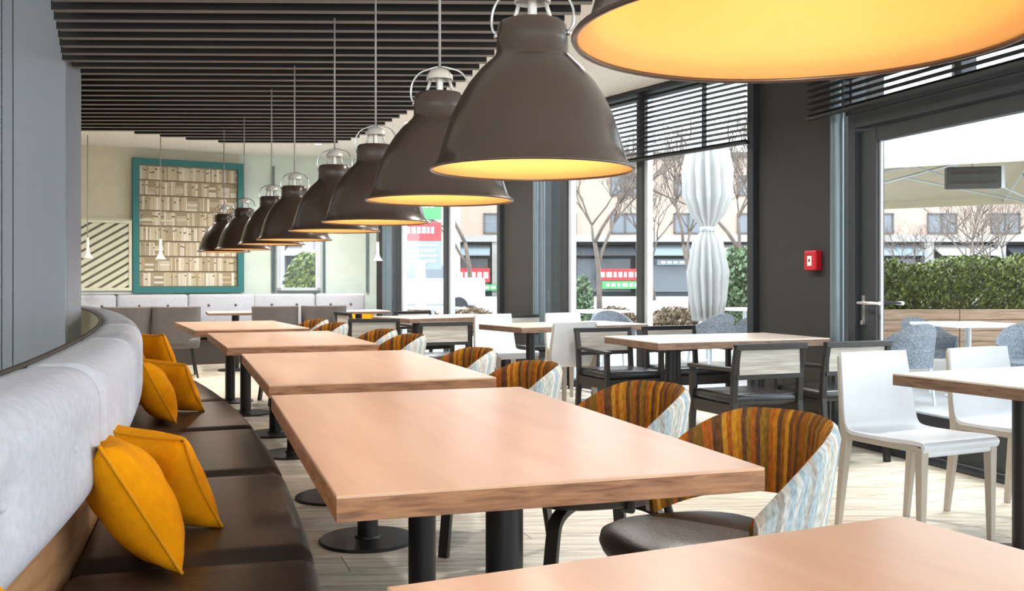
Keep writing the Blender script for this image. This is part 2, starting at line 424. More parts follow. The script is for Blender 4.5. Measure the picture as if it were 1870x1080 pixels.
# window 2 (px 1000-1385)
a = FB; b = c2a
m1 = dist(a, pt_on(SEG2, 1176)); m2 = dist(a, pt_on(SEG2, 1037))
glazing('window_2', a, b, [(m1, .09), (m2, .12)], 0.02, ZT)
m3 = dist(FC, pt_on(SEG3, 820)); m4 = dist(FC, pt_on(SEG3, 733))
glazing('window_3', FC, c3a, [(m3, .1), (m4, .12)], 0.02, ZT, .06)
for i, px in enumerate((998, 1010)):
    q = pt_on(SEG2, px); struct('trim_4', tube(NB(), [(q[0]-.12, q[1]-.06, 0), (q[0]-.12, q[1]-.06, CEIL)], .032, 12), M['steel'], smooth=True)
for px in (716, 724):
    q = pt_on(SEG3, px); struct('trim_5', box(NB(), (q[0]-.1, q[1]-.06, CEIL/2), (.06, .06, CEIL)), M['steel'])
q = pt_on(SEG1, 1550); tag(obj('steel_post', tube(NB(), [(q[0]-.09, q[1]-.02, 0), (q[0]-.09, q[1]-.02, CEIL)], .048, 20), M['steel'], smooth=True), 'round grey-blue steel post between dark column and glazed door', 'post')
# venetian blinds drawn up above the glass
def blind(label, a, b, z0, z1, off, pitch=.046, cords=(.12, .5, .88)):
    a, b = Vector(a), Vector(b); d = b-a; L = d.length
    t = thing('venetian_blind', label, 'blind', (a.x, a.y, 0), math.atan2(d.y, d.x), 'grey venetian blinds at the glazing')
    z = z0+.02
    while z < z1-.03:
        bm = NB(); prism_ = box(bm, (0, 0, 0), (L, .046, .0022), mtx=Matrix.Translation((L/2, off, z)) @ Matrix.Rotation(math.radians(14), 4, 'X'))
        obj('slat', bm, M['louver'], t); z += pitch
    obj('bottom_rail', box(NB(), (L/2, off, z0), (L, .05, .02)), M['louver'], t); obj('head_rail', box(NB(), (L/2, off, z1-.015), (L, .055, .03)), M['louver'], t)
    for c in cords: obj('ladder_cord', box(NB(), (L*c, off-.0, (z0+z1)/2), (.008, .05, z1-z0-.03)), M['louver'], t)
    return t
blind('grey venetian blind drawn up above the middle window, left of broad dark column', FB, c2a, 2.30, CEIL-.01, .12, cords=(.16, .70))
blind('grey venetian blind above the glazed door at right', (4.62-.31*4.2, 4.2), pt_on(SEG1, 1520), 2.33, CEIL-.01, .21, cords=(.3, .86))
blind('grey venetian blind above the far left window', FC, c3a, 2.40, CEIL-.01, .12)
# header above the door and windows
# door 1
da = pt_on(SEG1, 1566); db = (4.62-.31*4.9, 4.9)
dv = Vector(db)-Vector(da); DL = dv.length
door = thing('door_1', None, None, (da[0], da[1], 0), math.atan2(dv.y, dv.x)); door['kind'] = 'structure'
bm = NB(); box(bm, (.035, 0, 1.16), (.07, .16, 2.32)); box(bm, (DL-.035, 0, 1.16), (.07, .16, 2.32)); box(bm, (DL/2, 0, 2.27), (DL-.14, .16, .1))
obj('door_frame', bm, M['frame'], door, bevel=.005)
bm = NB(); box(bm, (.16, .0, 1.12), (.17, .07, 2.16)); box(bm, (DL-.16, 0, 1.12), (.17, .07, 2.16)); box(bm, (DL/2, 0, 2.16), (DL-.5, .07, .1)); box(bm, (DL/2, 0, .17), (DL-.5, .07, .26))
obj('door_leaf', bm, M['frame'], door, bevel=.005)
obj('glazing_bead', box(box(NB(), (.256, 0, 1.2), (.022, .018, 1.83)), (DL-.256, 0, 1.2), (.022, .018, 1.83)), M['alu'], door, bevel=.004)
obj('pane', box(NB(), (DL/2, 0, 1.2), (DL-.53, .012, 1.83)), M['glass'], door)
bm = NB(); tube(bm, [(.12, .036, 1.0), (.12, .09, 1.0), (.15, .095, 1.0), (.36, .095, 1.0)], .012, 8)
h = obj('door_handle', bm, M['chrome'], door, smooth=True)
bm = NB(); tube(bm, [(.12, -.036, 1.0), (.12, -.09, 1.0), (.15, -.095, 1.0), (.36, -.095, 1.0)], .012, 8); box(bm, (.12, -.04, .95), (.04, .01, .2)); obj('door_handle', bm, M['chrome'], door, smooth=True)
obj('lock_cylinder', tube(NB(), [(.12, -.03, .86), (.12, -.055, .86)], .018, 12), M['chrome'], door)
# hinges + threshold
obj('threshold', box(NB(), (DL/2, 0, .012), (DL, .2, .03)), M['frame'], door)
glazing('window_6', (4.62-.31*7.05, 7.05), (4.62-.31*4.9, 4.9), [(1.1, .06)], 2.325, CEIL)
glazing('window_4', (4.62-.31*4.88, 4.88), (5.5, -2.9), [(1.9, .09), (3.8, .09), (5.7, .09)], .02, CEIL)
glazing('window_5', (5.5, -3.15), (-6.2, -3.15), [(2.3, .09), (4.6, .09), (6.9, .09), (9.2, .09)], .02, 2.9)

# ------------------------------------------------------------------ tables
def make_table(L, Wd, name='dining_table', tm='tabletop', em='edge', posts=2, thick=.052):
    """local x = width, y = length"""
    t = thing(name, '', 'table')
    z = .75
    obj('tabletop', box(NB(), (0, 0, z-.004), (Wd, L, .008)), M[tm], t, bevel=.002)
    obj('edge_band', box(NB(), (0, 0, z-.008-(thick-.008)/2), (Wd, L, thick-.008)), M[em], t, bevel=.001)
    ys = (-.5*L+.42, .5*L-.36) if posts == 2 else (0,)
    for y in ys:
        p = obj('pedestal', tube(NB(), [(0, y, .022), (0, y, z-thick-.006)], .046, 24), M['black'], t, smooth=True)
        obj('base_disc', lathe(NB(), [(0, .028), (.055, .028), (.06, .018), (.21, .013), (.215, .008), (.215, .0), (0, 0)], 40, (0, y, 0)), M['black'], t, smooth=True)
        obj('mounting_plate', box(NB(), (0, y, z-thick-.004), (.3, .3, .008)), M['black'], t)
    return t
T = make_table(1.70, .93)
R = math.radians
G = 'oak tables along the curved bench'
use(T, used, (.70-.17, 1.0-.04, 0), R(24), 'oak table cut off by bottom edge of photo, nearest of bench row', G)
T1 = T
# far-left corner (-.164,1.315), far-right (.67,1.712) -> centre
T.location = ((-.164+.67)/2+.85*math.sin(R(25.3)), (1.315+1.712)/2-.85*math.cos(R(25.3)), 0); T.rotation_euler = (0, 0, R(25.3))
use(T, used, (-.15, 2.82, 0), R(17.8), 'large oak table fully in view in the foreground, beside yellow cushions', G)
use(T, used, (-.78, 4.79, 0), R(18.8), 'oak table second behind the large foreground one, dark legs visible on left', G)
use(T, used, (-1.60, 6.94, 0), R(21), 'third oak table back along the bench, under the middle lamps', G)
use(T, used, (-2.48, 8.92, 0), R(24), 'farthest oak table of the bench row, before the grey chairs', G)
T2 = make_table(.78, 1.37, 'dining_table', 'tabletop2', 'edge2')
T2['group'] = 'pale tables on the window side'
for c in kids(T2):      # posts along x for these
    if c.name.startswith(('pedestal', 'base_disc', 'mounting_plate')): c.rotation_euler = (0, 0, R(-90))
for c in kids(T2):
    if c.name.startswith(('pedestal', 'base_disc', 'mounting_plate')):
        for v in c.data.vertices:
            v.co.y = v.co.y + (-.36 if v.co.y < 0 else .36) if True else v.co.y
GW = 'pale tables on the window side'
def fixposts(t):
    pass
# rebuild posts cleanly (x direction)
for c in list(kids(T2)):
    if c.name.startswith(('pedestal', 'base_disc', 'mounting_plate')): bpy.data.objects.remove(c)
for x in (-.36, .36):
    obj('pedestal', tube(NB(), [(x, 0, .022), (x, 0, .692)], .042, 20), M['black'], T2, smooth=True)
    obj('base_disc', lathe(NB(), [(0, .028), (.055, .028), (.06, .018), (.19, .013), (.195, .008), (.195, .0), (0, 0)], 36, (x, 0, 0)), M['black'], T2, smooth=True)
    obj('mounting_plate', box(NB(), (x, 0, .694), (.26, .26, .008)), M['black'], T2)
use(T2, used, (1.45, 7.03, 0), R(21), 'pale table with black armchairs in front of the broad dark column', GW)
use(T2, used, (.48, 9.16, 0), R(30), 'pale table with white chairs before the middle window', GW)
use(T2, used, (-.78, 11.12, 0), R(38), 'pale table farthest back before the left window', GW)
use(T2, used, (1.668+.685*.907+.39*.42, 4.32+.685*.42-.39*.907, 0), R(25), 'walnut-edged table at right edge with white chairs tucked in', GW)
T3 = make_table(.7, .7, 'cafe_table', 'tabletop2', 'edge2', 1, .035); GS = 'small tables at the far wall bench'
use(T3, used, (P(430, 12.6), 12.6, 0), R(20), 'small table by far bench between two charcoal chairs, below book print', GS)
use(T3, used, (P(655, 13.1), 13.1, 0), R(20), 'small pale table in far corner in front of yellow cushion', GS)

# ------------------------------------------------------------------ curved banquette
RIM = catmull([(-.62, .1), (-.86, 1.0), (-1.13, 2.17), (-1.37, 3.0), (-1.70, 4.0), (-2.08, 5.0), (-2.52, 6.0), (-3.02, 7.0), (-3.62, 8.0), (-4.3, 8.85)], 16)
cum = [0]
for a, b in zip(RIM, RIM[1:]): cum.append(cum[-1]+(b-a).length)
def rim(s, off=0):
    s = max(0, min(cum[-1]-1e-4, s)); i = max(k for k in range(len(cum)-1) if cum[k] <= s)
    t = (s-cum[i])/(cum[i+1]-cum[i]); p = RIM[i].lerp(RIM[i+1], t)
    j = min(len(RIM)-2, i+1); d = ((RIM[i+1]-RIM[i])*(1-t)+(RIM[j+1]-RIM[j])*t).normalized()
    return Vector((p.x+d.y*off, p.y-d.x*off))
def s_of_y(Y):
    for k in range(len(RIM)-1):
        if RIM[k+1].y >= Y: return cum[k]+(Y-RIM[k].y)/(RIM[k+1].y-RIM[k].y)*(cum[k+1]-cum[k])
    return cum[-1]
def sweep(bm, s0, s1, prof, n, endround=0, uv=False):
    secs = []
    for i in range(n+1):
        t = i/n; s = s0+(s1-s0)*t
        e = min(t, 1-t)*(s1-s0); k = 1.0
        if endround and e < endround: k = 1-(1-math.sqrt(max(0, 1-(1-e/endround)**2)))*.22
        cx = sum(p[0] for p in prof)/len(prof); cz = sum(p[1] for p in prof)/len(prof)
        sec = []
        for (o, z) in prof:
            oo = cx+(o-cx)*k; zz = cz+(z-cz)*(1-(1-k)*.5)
            q = rim(s, oo); sec.append((q.x, q.y, zz))
        secs.append(sec)
    return loft(bm, secs)
def rprof(o0, o1, z0, z1, r, seg=5, corners=(1, 1, 1, 1)):
    """rounded rectangle profile"""
    out = []
    for (cx, cz, a0, on) in ((o1-r, z1-r, 0, corners[0]), (o0+r, z1-r, 90, corners[1]), (o0+r, z0+r, 180, corners[2]), (o1-r, z0+r, 270, corners[3])):
        for k in range(seg+1):
            a = math.radians(a0+90*k/seg)
            if on: out.append((cx+r*math.cos(a), cz+r*math.sin(a)))
    return out
bq = thing('banquette', 'long curved bench with pale grey buttoned back and brown leather seat, left foreground', 'bench')
S_END = cum[-1]
obj('back_shell', sweep(NB(), 0, S_END, [(-.012, 0), (-.012, .94), (.008, .94), (.008, 0)], 80), M['shell'], bq, smooth=True)
obj('top_piping', sweep(NB(), 0, S_END, rprof(-.016, .002, .938, .956, .008, 2), 80), M['darktrim'], bq, smooth=True)
obj('backboard', sweep(NB(), 0, S_END, [(.012, .3), (.012, .64), (.10, .64), (.10, .3)], 80), M['ply'], bq, smooth=True)
obj('plinth', sweep(NB(), 0, S_END, [(.02, 0), (.02, .30), (.60, .30), (.60, 0)], 80), M['darktrim'], bq, smooth=True)
# seams of the seat (front edge y) converted to arc position of the rim
seams = [s_of_y(2.38)+k*1.12 for k in range(-2, 7)]
seams = [s for s in seams if 0 < s < S_END-.3]; seams = [.02]+seams+[S_END-.05]
for a, b in zip(seams, seams[1:]):
    # seat cushion, softly crowned
    bm = NB(); n = 22; secs = []
    prof0 = rprof(.10, .70, .30, .45, .045, 4)
    for i in range(n+1):
        t = i/n; s = a+.006+(b-a-.012)*t; e = min(t, 1-t)*(b-a)
        k = min(1, e/.035); dz = (1-math.sqrt(1-(1-k)**2))*.03 if k < 1 else 0
        sec = []
        for (o, z) in prof0:
            zz = z
            if z > .38:
                zz = z-dz+.012*math.sin(PI*t)*math.sin(PI*max(0, min(1, (o-.1)/.6)))
            q = rim(s, o-(dz*.4 if o > .6 else 0)); sec.append((q.x, q.y, zz))
        secs.append(sec)
    loft(bm, secs); obj('seat_cushion', bm, M['leather'], bq, smooth=True)
    # back cushion: grid over the padded face with button dimples
    bm = NB(); n = 30; mlen = b-a; secs = []
    prof1 = rprof(.0, .185, .62, .952, .085, 7)
    # add points along the face
    face = [(.185, .62+.085+(.952-.17-.62)*k/7) for k in range(1, 7)]
    prof1 = prof1[:8]+[(.04, .952), (.006, .948), (.003, .80), (.010, .7)]+prof1[16:24]+prof1[24:]+face
    bts = [(a+mlen*.25, .79), (a+mlen*.75, .79)]
    for i in range(n+1):
        t = i/n; s = a+.004+(b-a-.008)*t; e = min(t, 1-t)*mlen
        k = min(1, e/.05); pin = (1-math.sqrt(1-(1-k)**2))*.05
        sec = []
        for (o, z) in prof1:
            oo, zz = o, z
            if o > .05:
                oo -= pin
                for (bs, bz) in bts:
                    dd = math.hypot(s-bs, z-bz); oo -= .026*math.exp(-(dd/.055)**2)
            if z > .9: zz -= pin*.4
            q = rim(s, oo); sec.append((q.x, q.y, zz))
        secs.append(sec)
    loft(bm, secs); bc = obj('back_cushion', bm, M['grey_fabric'], bq, smooth=2)
    for (bs, bz) in bts:
        q = rim(bs, .162); bb = NB(); bmesh.ops.create_uvsphere(bb, u_segments=10, v_segments=6, radius=.011, matrix=Matrix.Translation((q.x, q.y, bz)))
        obj('button', bb, M['grey_fabric'], bc, smooth=2)

# far banquette along the back wall
fb = thing('wall_bench', 'straight pale grey bench along far wall under the book print', 'bench')
def along(p0, p1, n, prefix):
    pass
path = [Vector((-6.2, 12.92)), Vector((-3.98, 14.27)), Vector((-2.2, 14.72))]
edges = []
for px in (60, 118, 210, 340, 462, 575, 690):
    k = (px-935)/1800
    for p, q in zip(path, path[1:]):
        t = (k*p.y-p.x)/((q.x-p.x)-k*(q.y-p.y))
        if -.001 <= t <= 1.001 or (px == 60 and p == path[0]) or (px == 690 and q == path[-1]):
            edges.append(p.lerp(q, max(0, min(1, t)))); break
for a, b in zip(edges, edges[1:]):
    d = b-a; L = d.length
    if L < .05: continue
    an = math.atan2(d.y, d.x); m = Matrix.Translation((a.x, a.y, 0)) @ Matrix.Rotation(an, 4, 'Z')
    o = obj('back_cushion', box(NB(), (L/2, -.09, .72), (L-.012, .14, .47), mtx=m), M['grey_fabric'], fb, bevel=.04, segs=3, smooth=2)
    for t in (.3, .7):
        bb = NB(); c = m @ Vector((L*t, -.163, .8)); bmesh.ops.create_uvsphere(bb, u_segments=10, v_segments=6, radius=.018, matrix=Matrix.Translation(c)); obj('button', bb, M['chair_grey'], o, smooth=2)
    obj('seat_cushion', box(NB(), (L/2, -.33, .42), (L-.012, .55, .12), mtx=m), M['leather'], fb, bevel=.03, segs=3, smooth=2)
    obj('plinth', box(NB(), (L/2, -.3, .17), (L, .5, .34), mtx=m), M['darktrim'], fb)

# ------------------------------------------------------------------ cushions
def make_pillow(a=.205, T=.10):
    t = thing('cushion', '', 'cushion'); n = 18
    bm = NB(); g = {}
    def edge(u, v): return a*u*(1-.10*(1-v*v)*abs(u)), a*v*(1-.10*(1-u*u)*abs(v))
    for sgn in (1, -1):
        for i in range(n+1):
            for j in range(n+1):
                u, v = -1+2*i/n, -1+2*j/n; border = i in (0, n) or j in (0, n)
                if border and sgn == -1: g[(sgn, i, j)] = g[(1, i, j)]; continue
                x, z = edge(u, v); th = T*((1-u*u)*(1-v*v))**.42*(1+.04*math.sin(7*u+3*v)+.05*math.sin(5*v-4*u))
                g[(sgn, i, j)] = bm.verts.new((x, sgn*th, z+a))
        for i in range(n):
            for j in range(n):
                f = (g[(sgn, i, j)], g[(sgn, i+1, j)], g[(sgn, i+1, j+1)], g[(sgn, i, j+1)])
                try: bm.faces.new(f)
                except ValueError: pass
    c = obj('cover', bm, M['yellow'], t, smooth=2)
    pts = []
    for k in range(n): pts.append(edge(-1+2*k/n, -1))
    for k in range(n): pts.append(edge(1, -1+2*k/n))
    for k in range(n): pts.append(edge(1-2*k/n, 1))
    for k in range(n): pts.append(edge(-1, 1-2*k/n))
    obj('piping', tube(NB(), [(x, 0, z+a) for x, z in pts], .0055, 6, closed=True), M['piping'], t, smooth=2)
    return t
PILLOW = make_pillow()
pill_first = [True]
def pillow(loc, yaw, lean, label, group='yellow cushions on the curved bench', roll=0, sc=1, scz=None):
    """yaw turns the cushion's plane (0 = facing -y); lean tips its top backwards"""
    if pill_first[0]: o = PILLOW; pill_first[0] = False; o['label'] = label; o['group'] = group; o.location = loc
    else: o = dup(PILLOW, loc, 0, label, group)
    o.rotation_mode = 'XYZ'
    m = Matrix.Rotation(yaw, 4, 'Z') @ Matrix.Rotation(lean, 4, 'X') @ Matrix.Rotation(roll, 4, 'Y')
    o.rotation_euler = m.to_euler(); o.scale = (sc, sc, scz or sc)
    return o
# facing: local -y is the front; bench faces (+x,+.35y)
pillow((-.855, 2.475, .462), R(118), R(-30), 'largest plump yellow cushion, nearest whole one, standing edge-on on leather seat', roll=R(3), sc=.87)
pillow((-.985, 2.88, .462), R(156), R(-34), 'yellow cushion turned broadside right behind the largest cushion', roll=R(-5), sc=.84)
pillow((-1.70, 4.90, .462), R(120), R(-27), 'yellow cushion edge-on in the middle pair, left one', roll=R(3), sc=.82)
pillow((-1.80, 5.34, .462), R(157), R(-34), 'yellow cushion turned broadside in the middle pair, right one', roll=R(-5), sc=.8)
pillow((-2.62, 6.95, .462), R(122), R(-24), 'small yellow cushion of farthest pair, left against grey back', sc=.82)
pillow((-2.60, 7.36, .462), R(150), R(-26), 'dark-shaded yellow cushion of farthest pair, right one', sc=.82)
pillow((-.655, 1.40, .462), R(104), R(-30), 'yellow cushion barely in view at bottom left corner of photo', sc=.72)
pillow((P(656, 14.0), 14.0, .485), R(12), R(-14), 'yellow cushion on far bench behind small corner table', 'yellow cushions on the far bench', sc=1.05, scz=.56)
pillow((P(273, 13.25), 13.25, .485), R(22), R(-14), 'sliver of yellow cushion between two charcoal chairs on far bench', 'yellow cushions on the far bench', sc=.8, scz=.62)

# ------------------------------------------------------------------ barrel chairs
def make_barrel():
    t = thing('barrel_chair', '', 'chair')     # faces -x, back at +x
    n = 44; A = R(95)
    def top(f): k = abs(f)/A; return .775-.015*k-.19*max(0, (k-.35)/.65)**1.8
    def bot(f): k = abs(f)/A; return .545-.085*k**2
    def rad(z): return .268+.20*(z-.45)*.75
    mid = .034
    for nm, r_in, r_out, mt in (('inner_back', 0, .022, 'warm_stripe'), ('outer_back', .022, .046, 'cool_stripe')):
        bm = NB(); uvl = bm.loops.layers.uv.new('UVMap'); secs = []; us = []
        for i in range(n+1):
            f = -A+2*A*i/n; zt, zb = top(f), bot(f); pts = []
            endk = 1.0
            K = 8
            for k in range(K+1):
                z = zb+(zt-zb)*k/K; pts.append((r_in+rad(z), z))
            out = [(r_out+rad(z)+.0*1, z) for z in [zt-.000-(zt-zb)*k/K for k in range(K+1)]]
            # round the top lip
            if nm == 'inner_back': pts[-1] = (pts[-1][0]+.012, pts[-1][1]); out[0] = (out[0][0], out[0][1]+.008); 
            else: out[0] = (out[0][0]-.012, out[0][1]); pts[-1] = (pts[-1][0], pts[-1][1]+.008)
            sec = [((r)*math.cos(f), (r)*math.sin(f), z) for r, z in pts+out]
            secs.append(sec)
        rs = [ring(bm, s) for s in secs]
        for a, b in zip(rs, rs[1:]): bridge(bm, a, b)
        bm.faces.new(rs[0][::-1]); bm.faces.new(rs[-1])
        bm.faces.ensure_lookup_table()
        for fc in bm.faces:
            for lp in fc.loops:
                c = lp.vert.co; lp[uvl].uv = ((math.atan2(c.y, c.x)+PI)/(2*PI)-.05*(c.z-.6), c.z)
        obj(nm, bm, M[mt], t, smooth=True)
    # piping along the rim
    pts = [((rad(top(f))+.023)*math.cos(f), (rad(top(f))+.023)*math.sin(f), top(f)+.006) for f in [-A+2*A*i/n for i in range(n+1)]]
    # seat (rounded square) and shell under it
    def rr(r, z, n=36, p=2.9): return [(r*math.copysign(abs(math.cos(a))**(2/p), math.cos(a))-.01, r*math.copysign(abs(math.sin(a))**(2/p), math.sin(a)), z) for a in [2*PI*k/n for k in range(n)]]
    bm = NB(); rs = [ring(bm, rr(r, z)) for r, z in ((.02, .395), (.22, .395), (.248, .405), (.258, .43), (.252, .455), (.22, .472), (.12, .478), (.02, .479))]
    for a, b in zip(rs, rs[1:]): bridge(bm, a, b)
    bm.faces.new(rs[0][::-1]); bm.faces.new(rs[-1])
    obj('seat', bm, M['leather'], t, smooth=2)
    # arms that carry the back
    for s in (1, -1):
        obj('arm_bracket', tube(NB(), [(.05, .2*s, .39), (.05, .262*s, .40), (.04, .287*s, .44), (.02, .292*s, .52)], .014, 8), M['blackwood'], t, smooth=True)
    obj('arm_bracket', tube(NB(), [(.2, 0, .39), (.27, 0, .40), (.30, 0, .45), (.305, 0, .56)], .014, 8), M['blackwood'], t, smooth=True)
    for sx in (1, -1):
        for sy in (1, -1):
            c = [(.05*sx, .05*sy, .385), (.13*sx, .13*sy, .383), (.185*sx, .185*sy, .36), (.205*sx, .205*sy, .30), (.225*sx, .225*sy, .15), (.242*sx, .242*sy, 0)]
            c = catmull(c, 4); bm = NB()
            secs = []
            for i, p in enumerate(c):
                dd = (c[min(i+1, len(c)-1)]-c[max(i-1, 0)]).normalized(); side = Vector((-sy, sx, 0)).normalized()*.022*(1 if True else 0); up = side.cross(dd).normalized()*.011
                secs.append([p+side+up, p-side+up, p-side-up, p+side-up])
            loft(bm, secs); obj('leg', bm, M['blackwood'], t, smooth=True)
    return t
B = make_barrel(); GB = 'striped barrel chairs along the oak tables'
lab = ['nearest striped barrel chair with orange inside and pale blue outside, leather seat showing',
       'second striped barrel chair from the front, on right of large foreground table',
       'third striped barrel chair from the front, beside second oak table',
       'fourth striped barrel chair from the front, its left half behind a table',
       'fifth striped barrel chair from the front, left of a black-framed armchair',
       'sixth striped barrel chair from the front, small in the distance',
       'seventh striped barrel chair from the front, beside a charcoal chair',
       'farthest striped barrel chair, only a sliver of orange back showing']
for (x, y, rz), l in zip(((.525, 2.70, 17), (.27, 3.49, 17), (-.13, 4.42, 18), (-.44, 5.34, 18), (-.94, 6.73, 20), (-1.22, 7.42, 21), (-1.78, 8.55, 24), (-2.10, 9.35, 26)), lab):
    use(B, used, (x, y, 0), R(rz), l, GB)

# ------------------------------------------------------------------ black armchairs with woven backs (face +y)
def make_armchair():
    t = thing('armchair', '', 'chair'); wd = .235
    for s in (1, -1):
        obj('rear_leg', loft(NB(), [[(s*wd+dx*.019, y+dy*.017, z) for dx, dy in ((-1, -1), (1, -1), (1, 1), (-1, 1))] for y, z in ((-.27, 0), (-.235, .42), (-.25, .62), (-.28, .765))]), M['blackwood'], t, bevel=.004)
        obj('front_leg', bar(NB(), (s*wd, .235, 0), (s*wd, .225, .60), .036, .036), M['blackwood'], t, bevel=.004)
        obj('arm', bar(NB(), (s*wd, -.262, .622), (s*wd, .26, .61), .046, .024), M['blackwood'], t, bevel=.006)
        obj('side_rail', bar(NB(), (s*wd, -.235, .37), (s*wd, .225, .37), .026, .07), M['blackwood'], t)
    obj('front_rail', bar(NB(), (-wd, .225, .37), (wd, .225, .37), .026, .07), M['blackwood'], t)
    obj('back_rail', bar(NB(), (-wd-.019, -.281, .757), (wd+.019, -.281, .757), .04, .036), M['blackwood'], t, bevel=.004)
    obj('back_rail', bar(NB(), (-wd, -.255, .575), (wd, -.255, .575), .03, .03), M['blackwood'], t, bevel=.004)
    obj('woven_back', bar(NB(), (-wd+.019, -.266, .665), (wd-.019, -.266, .665), .014, .15), M['weave'], t)
    ob = NB(); box(ob, (0, -.01, .432), (.47, .46, .07)); obj('seat', ob, M['blkleather'], t, bevel=.028, segs=4, smooth=2)
    return t
K = make_armchair(); GK = 'black armchairs with pale woven backs'
kd = [((1.56-.1, 6.20), 21, 'black armchair seen from behind, nearest at table before dark column'),
      ((2.12-.05, 6.44), 21, 'black armchair right next to nearest one, partly behind white chair'),
      ((.84, 7.68), 203, 'black armchair at far left side of table, facing the camera'),
      ((1.42, 7.98), 203, 'black armchair on far side of table, only top rail showing'),
      ((-.71, 9.24), 22, 'black armchair seen from behind behind fifth striped barrel chair'),
      ((-1.40, 10.0), 8, 'black armchair near the far left window, left of its table'),
      ((.30, 10.62), 210, 'dark armchair glimpsed over the middle table between white chairs'),
      ((-1.05, 11.85), 216, 'black armchair beyond the farthest window table'),
      ((-1.75, 11.75), 300, 'black armchair beside the far left window frame')]
for (x, y), rz, l in kd: use(K, used, (x, y, 0), R(rz), l, GK)

# ------------------------------------------------------------------ white moulded chairs (face +y)
def make_white():
    t = thing('side_chair', '', 'chair')
    # side profile seat+back, lofted across width
    prof = [(.24, .425), (.245, .45), (.20, .458), (0, .45), (-.16, .452), (-.205, .475), (-.222, .53), (-.24, .66), (-.262, .815)]
    def th(p, k, o):
        a = Vector(prof[max(0, k-1)]); b = Vector(prof[min(len(prof)-1, k+1)]); d = (b-a).normalized()
        return Vector(p)+Vector((d.y, -d.x))*o
    cl = catmull([(y, z, 0) for y, z in prof], 4); cl = [(p.x, p.y) for p in cl]
    for nm, rng in (('seat', range(0, 20)), ('backrest', range(19, len(cl)))):
        bm = NB(); rows = []
        for side in (1, -1):
            for i in rng:
                a = Vector(cl[max(0, i-1)]); b = Vector(cl[min(len(cl)-1, i+1)]); d = (b-a).normalized()
                q = Vector(cl[i])+Vector((-d.y, d.x))*(.009*side)
                wd = .228 if q.y < .5 else .228-.02*(q.y-.5)/.3
                rows.append((side, i, [( (-1+2*k/8)*wd, q.x-(.018*(1-(-1+2*k/8)**2) if q.y > .5 else 0)*min(1, (q.y-.5)/.1 if q.y > .5 else 0), q.y) for k in range(9)]))
        up = [ring(bm, r[2]) for r in rows if r[0] == 1]; dn = [ring(bm, r[2]) for r in rows if r[0] == -1]
        for a, b in zip(up, up[1:]): bridge(bm, a, b, False)
        for a, b in zip(dn, dn[1:]): bridge(bm, a, b, False)
        for a, b in ((up[0], dn[0]), (up[-1], dn[-1])): bridge(bm, a, b, False)
        for a, b, c, d in [(up[i], up[i+1], dn[i+1], dn[i]) for i in range(len(up)-1)]:
            bm.faces.new((a[0], b[0], c[0], d[0])); bm.faces.new((a[-1], b[-1], c[-1], d[-1]))
        obj(nm, bm, M['white_plastic'], t, smooth=True)
    for s in (1, -1):
        sq = lambda cx, cy, w_, z: [(cx+dx*w_, cy+dy*w_, z) for dx, dy in ((-1, -1), (1, -1), (1, 1), (-1, 1))]
        obj('front_leg', loft(NB(), [sq(s*.213, .222, .013, 0), sq(s*.208, .222, .021, .44)]), M['taupe_leg'], t, bevel=.004)
        obj('rear_leg', loft(NB(), [sq(s*.218, -.262, .013, 0), sq(s*.212, -.212, .021, .43), sq(s*.222, -.236, .010, .56), sq(s*.214, -.254, .008, .68), sq(s*.206, -.272, .006, .80)]), M['taupe_leg'], t, bevel=.004)
        obj('side_rail', bar(NB(), (s*.217, -.2, .432), (s*.217, .215, .432), .022, .03), M['taupe_leg'], t, bevel=.004)
    obj('front_rail', box(NB(), (0, .226, .422), (.40, .03, .05)), M['white_plastic'], t, bevel=.012)
    return t
Wc = make_white(); GWc = 'white moulded dining chairs'
wl = [((1.845, 4.50), 205, 'white chair fully visible at right, facing the camera, tucked at walnut-edged table'),
      ((1.845+.645, 4.50+.30), 205, 'white chair at right edge of photo, behind the walnut-edged table'),
      ((.38, 8.24), 30, 'white chair seen from behind, left of the black armchairs'),
      ((-.06, 9.68), 210, 'white chair facing camera at left of the middle table'),
      ((.66, 10.02), 210, 'white chair facing camera at right of the middle table')]
for (x, y), rz, l in wl: use(Wc, used, (x, y, 0), R(rz), l, GWc)

# ------------------------------------------------------------------ charcoal upholstered chairs near far bench (face +y)
def make_grey():
    t = thing('upholstered_chair', '', 'chair')
    bm = NB(); secs = []
    n = 12
    for i in range(n+1):
        f = R(-180)+R(180)*i/n; cx, cy = .27*math.cos(f), .20*math.sin(f)-.03; ix, iy = .215*math.cos(f), .15*math.sin(f)-.03
        secs.append([(cx, cy, .40), (cx*1.03, cy*1.12, .845), (ix*1.03, iy*1.12, .845), (ix, iy, .40)])
    obj('backrest', loft(bm, secs), M['chair_grey'], t, smooth=True, bevel=.012)
    obj('seat', box(NB(), (0, .02, .41), (.5, .46, .12)), M['chair_grey'], t, bevel=.03, segs=3, smooth=2)
    for sx in (1, -1):
        for sy in (1, -1): obj('leg', tube(NB(), [(sx*.17, sy*.15, .36), (sx*.23, sy*.21, 0)], .011, 8), M['black'], t, smooth=True)
    return t
Gc = make_grey(); GG = 'charcoal upholstered chairs at the far tables'
for (px, Y), rz, l in (((233, 11.55), 25, 'charcoal chair at far left, partly hidden by the curved bench'),
                       ((322, 11.7), 22, 'charcoal chair fully seen under the book print, dark slim legs'),
                       ((502, 11.9), 18, 'charcoal chair in the distance right of the book print'),
                       ((591, 12.1), 15, 'charcoal chair in the distance below the small wall window')):
    use(Gc, used, (P(px, Y), Y, 0), R(rz), l, GG)

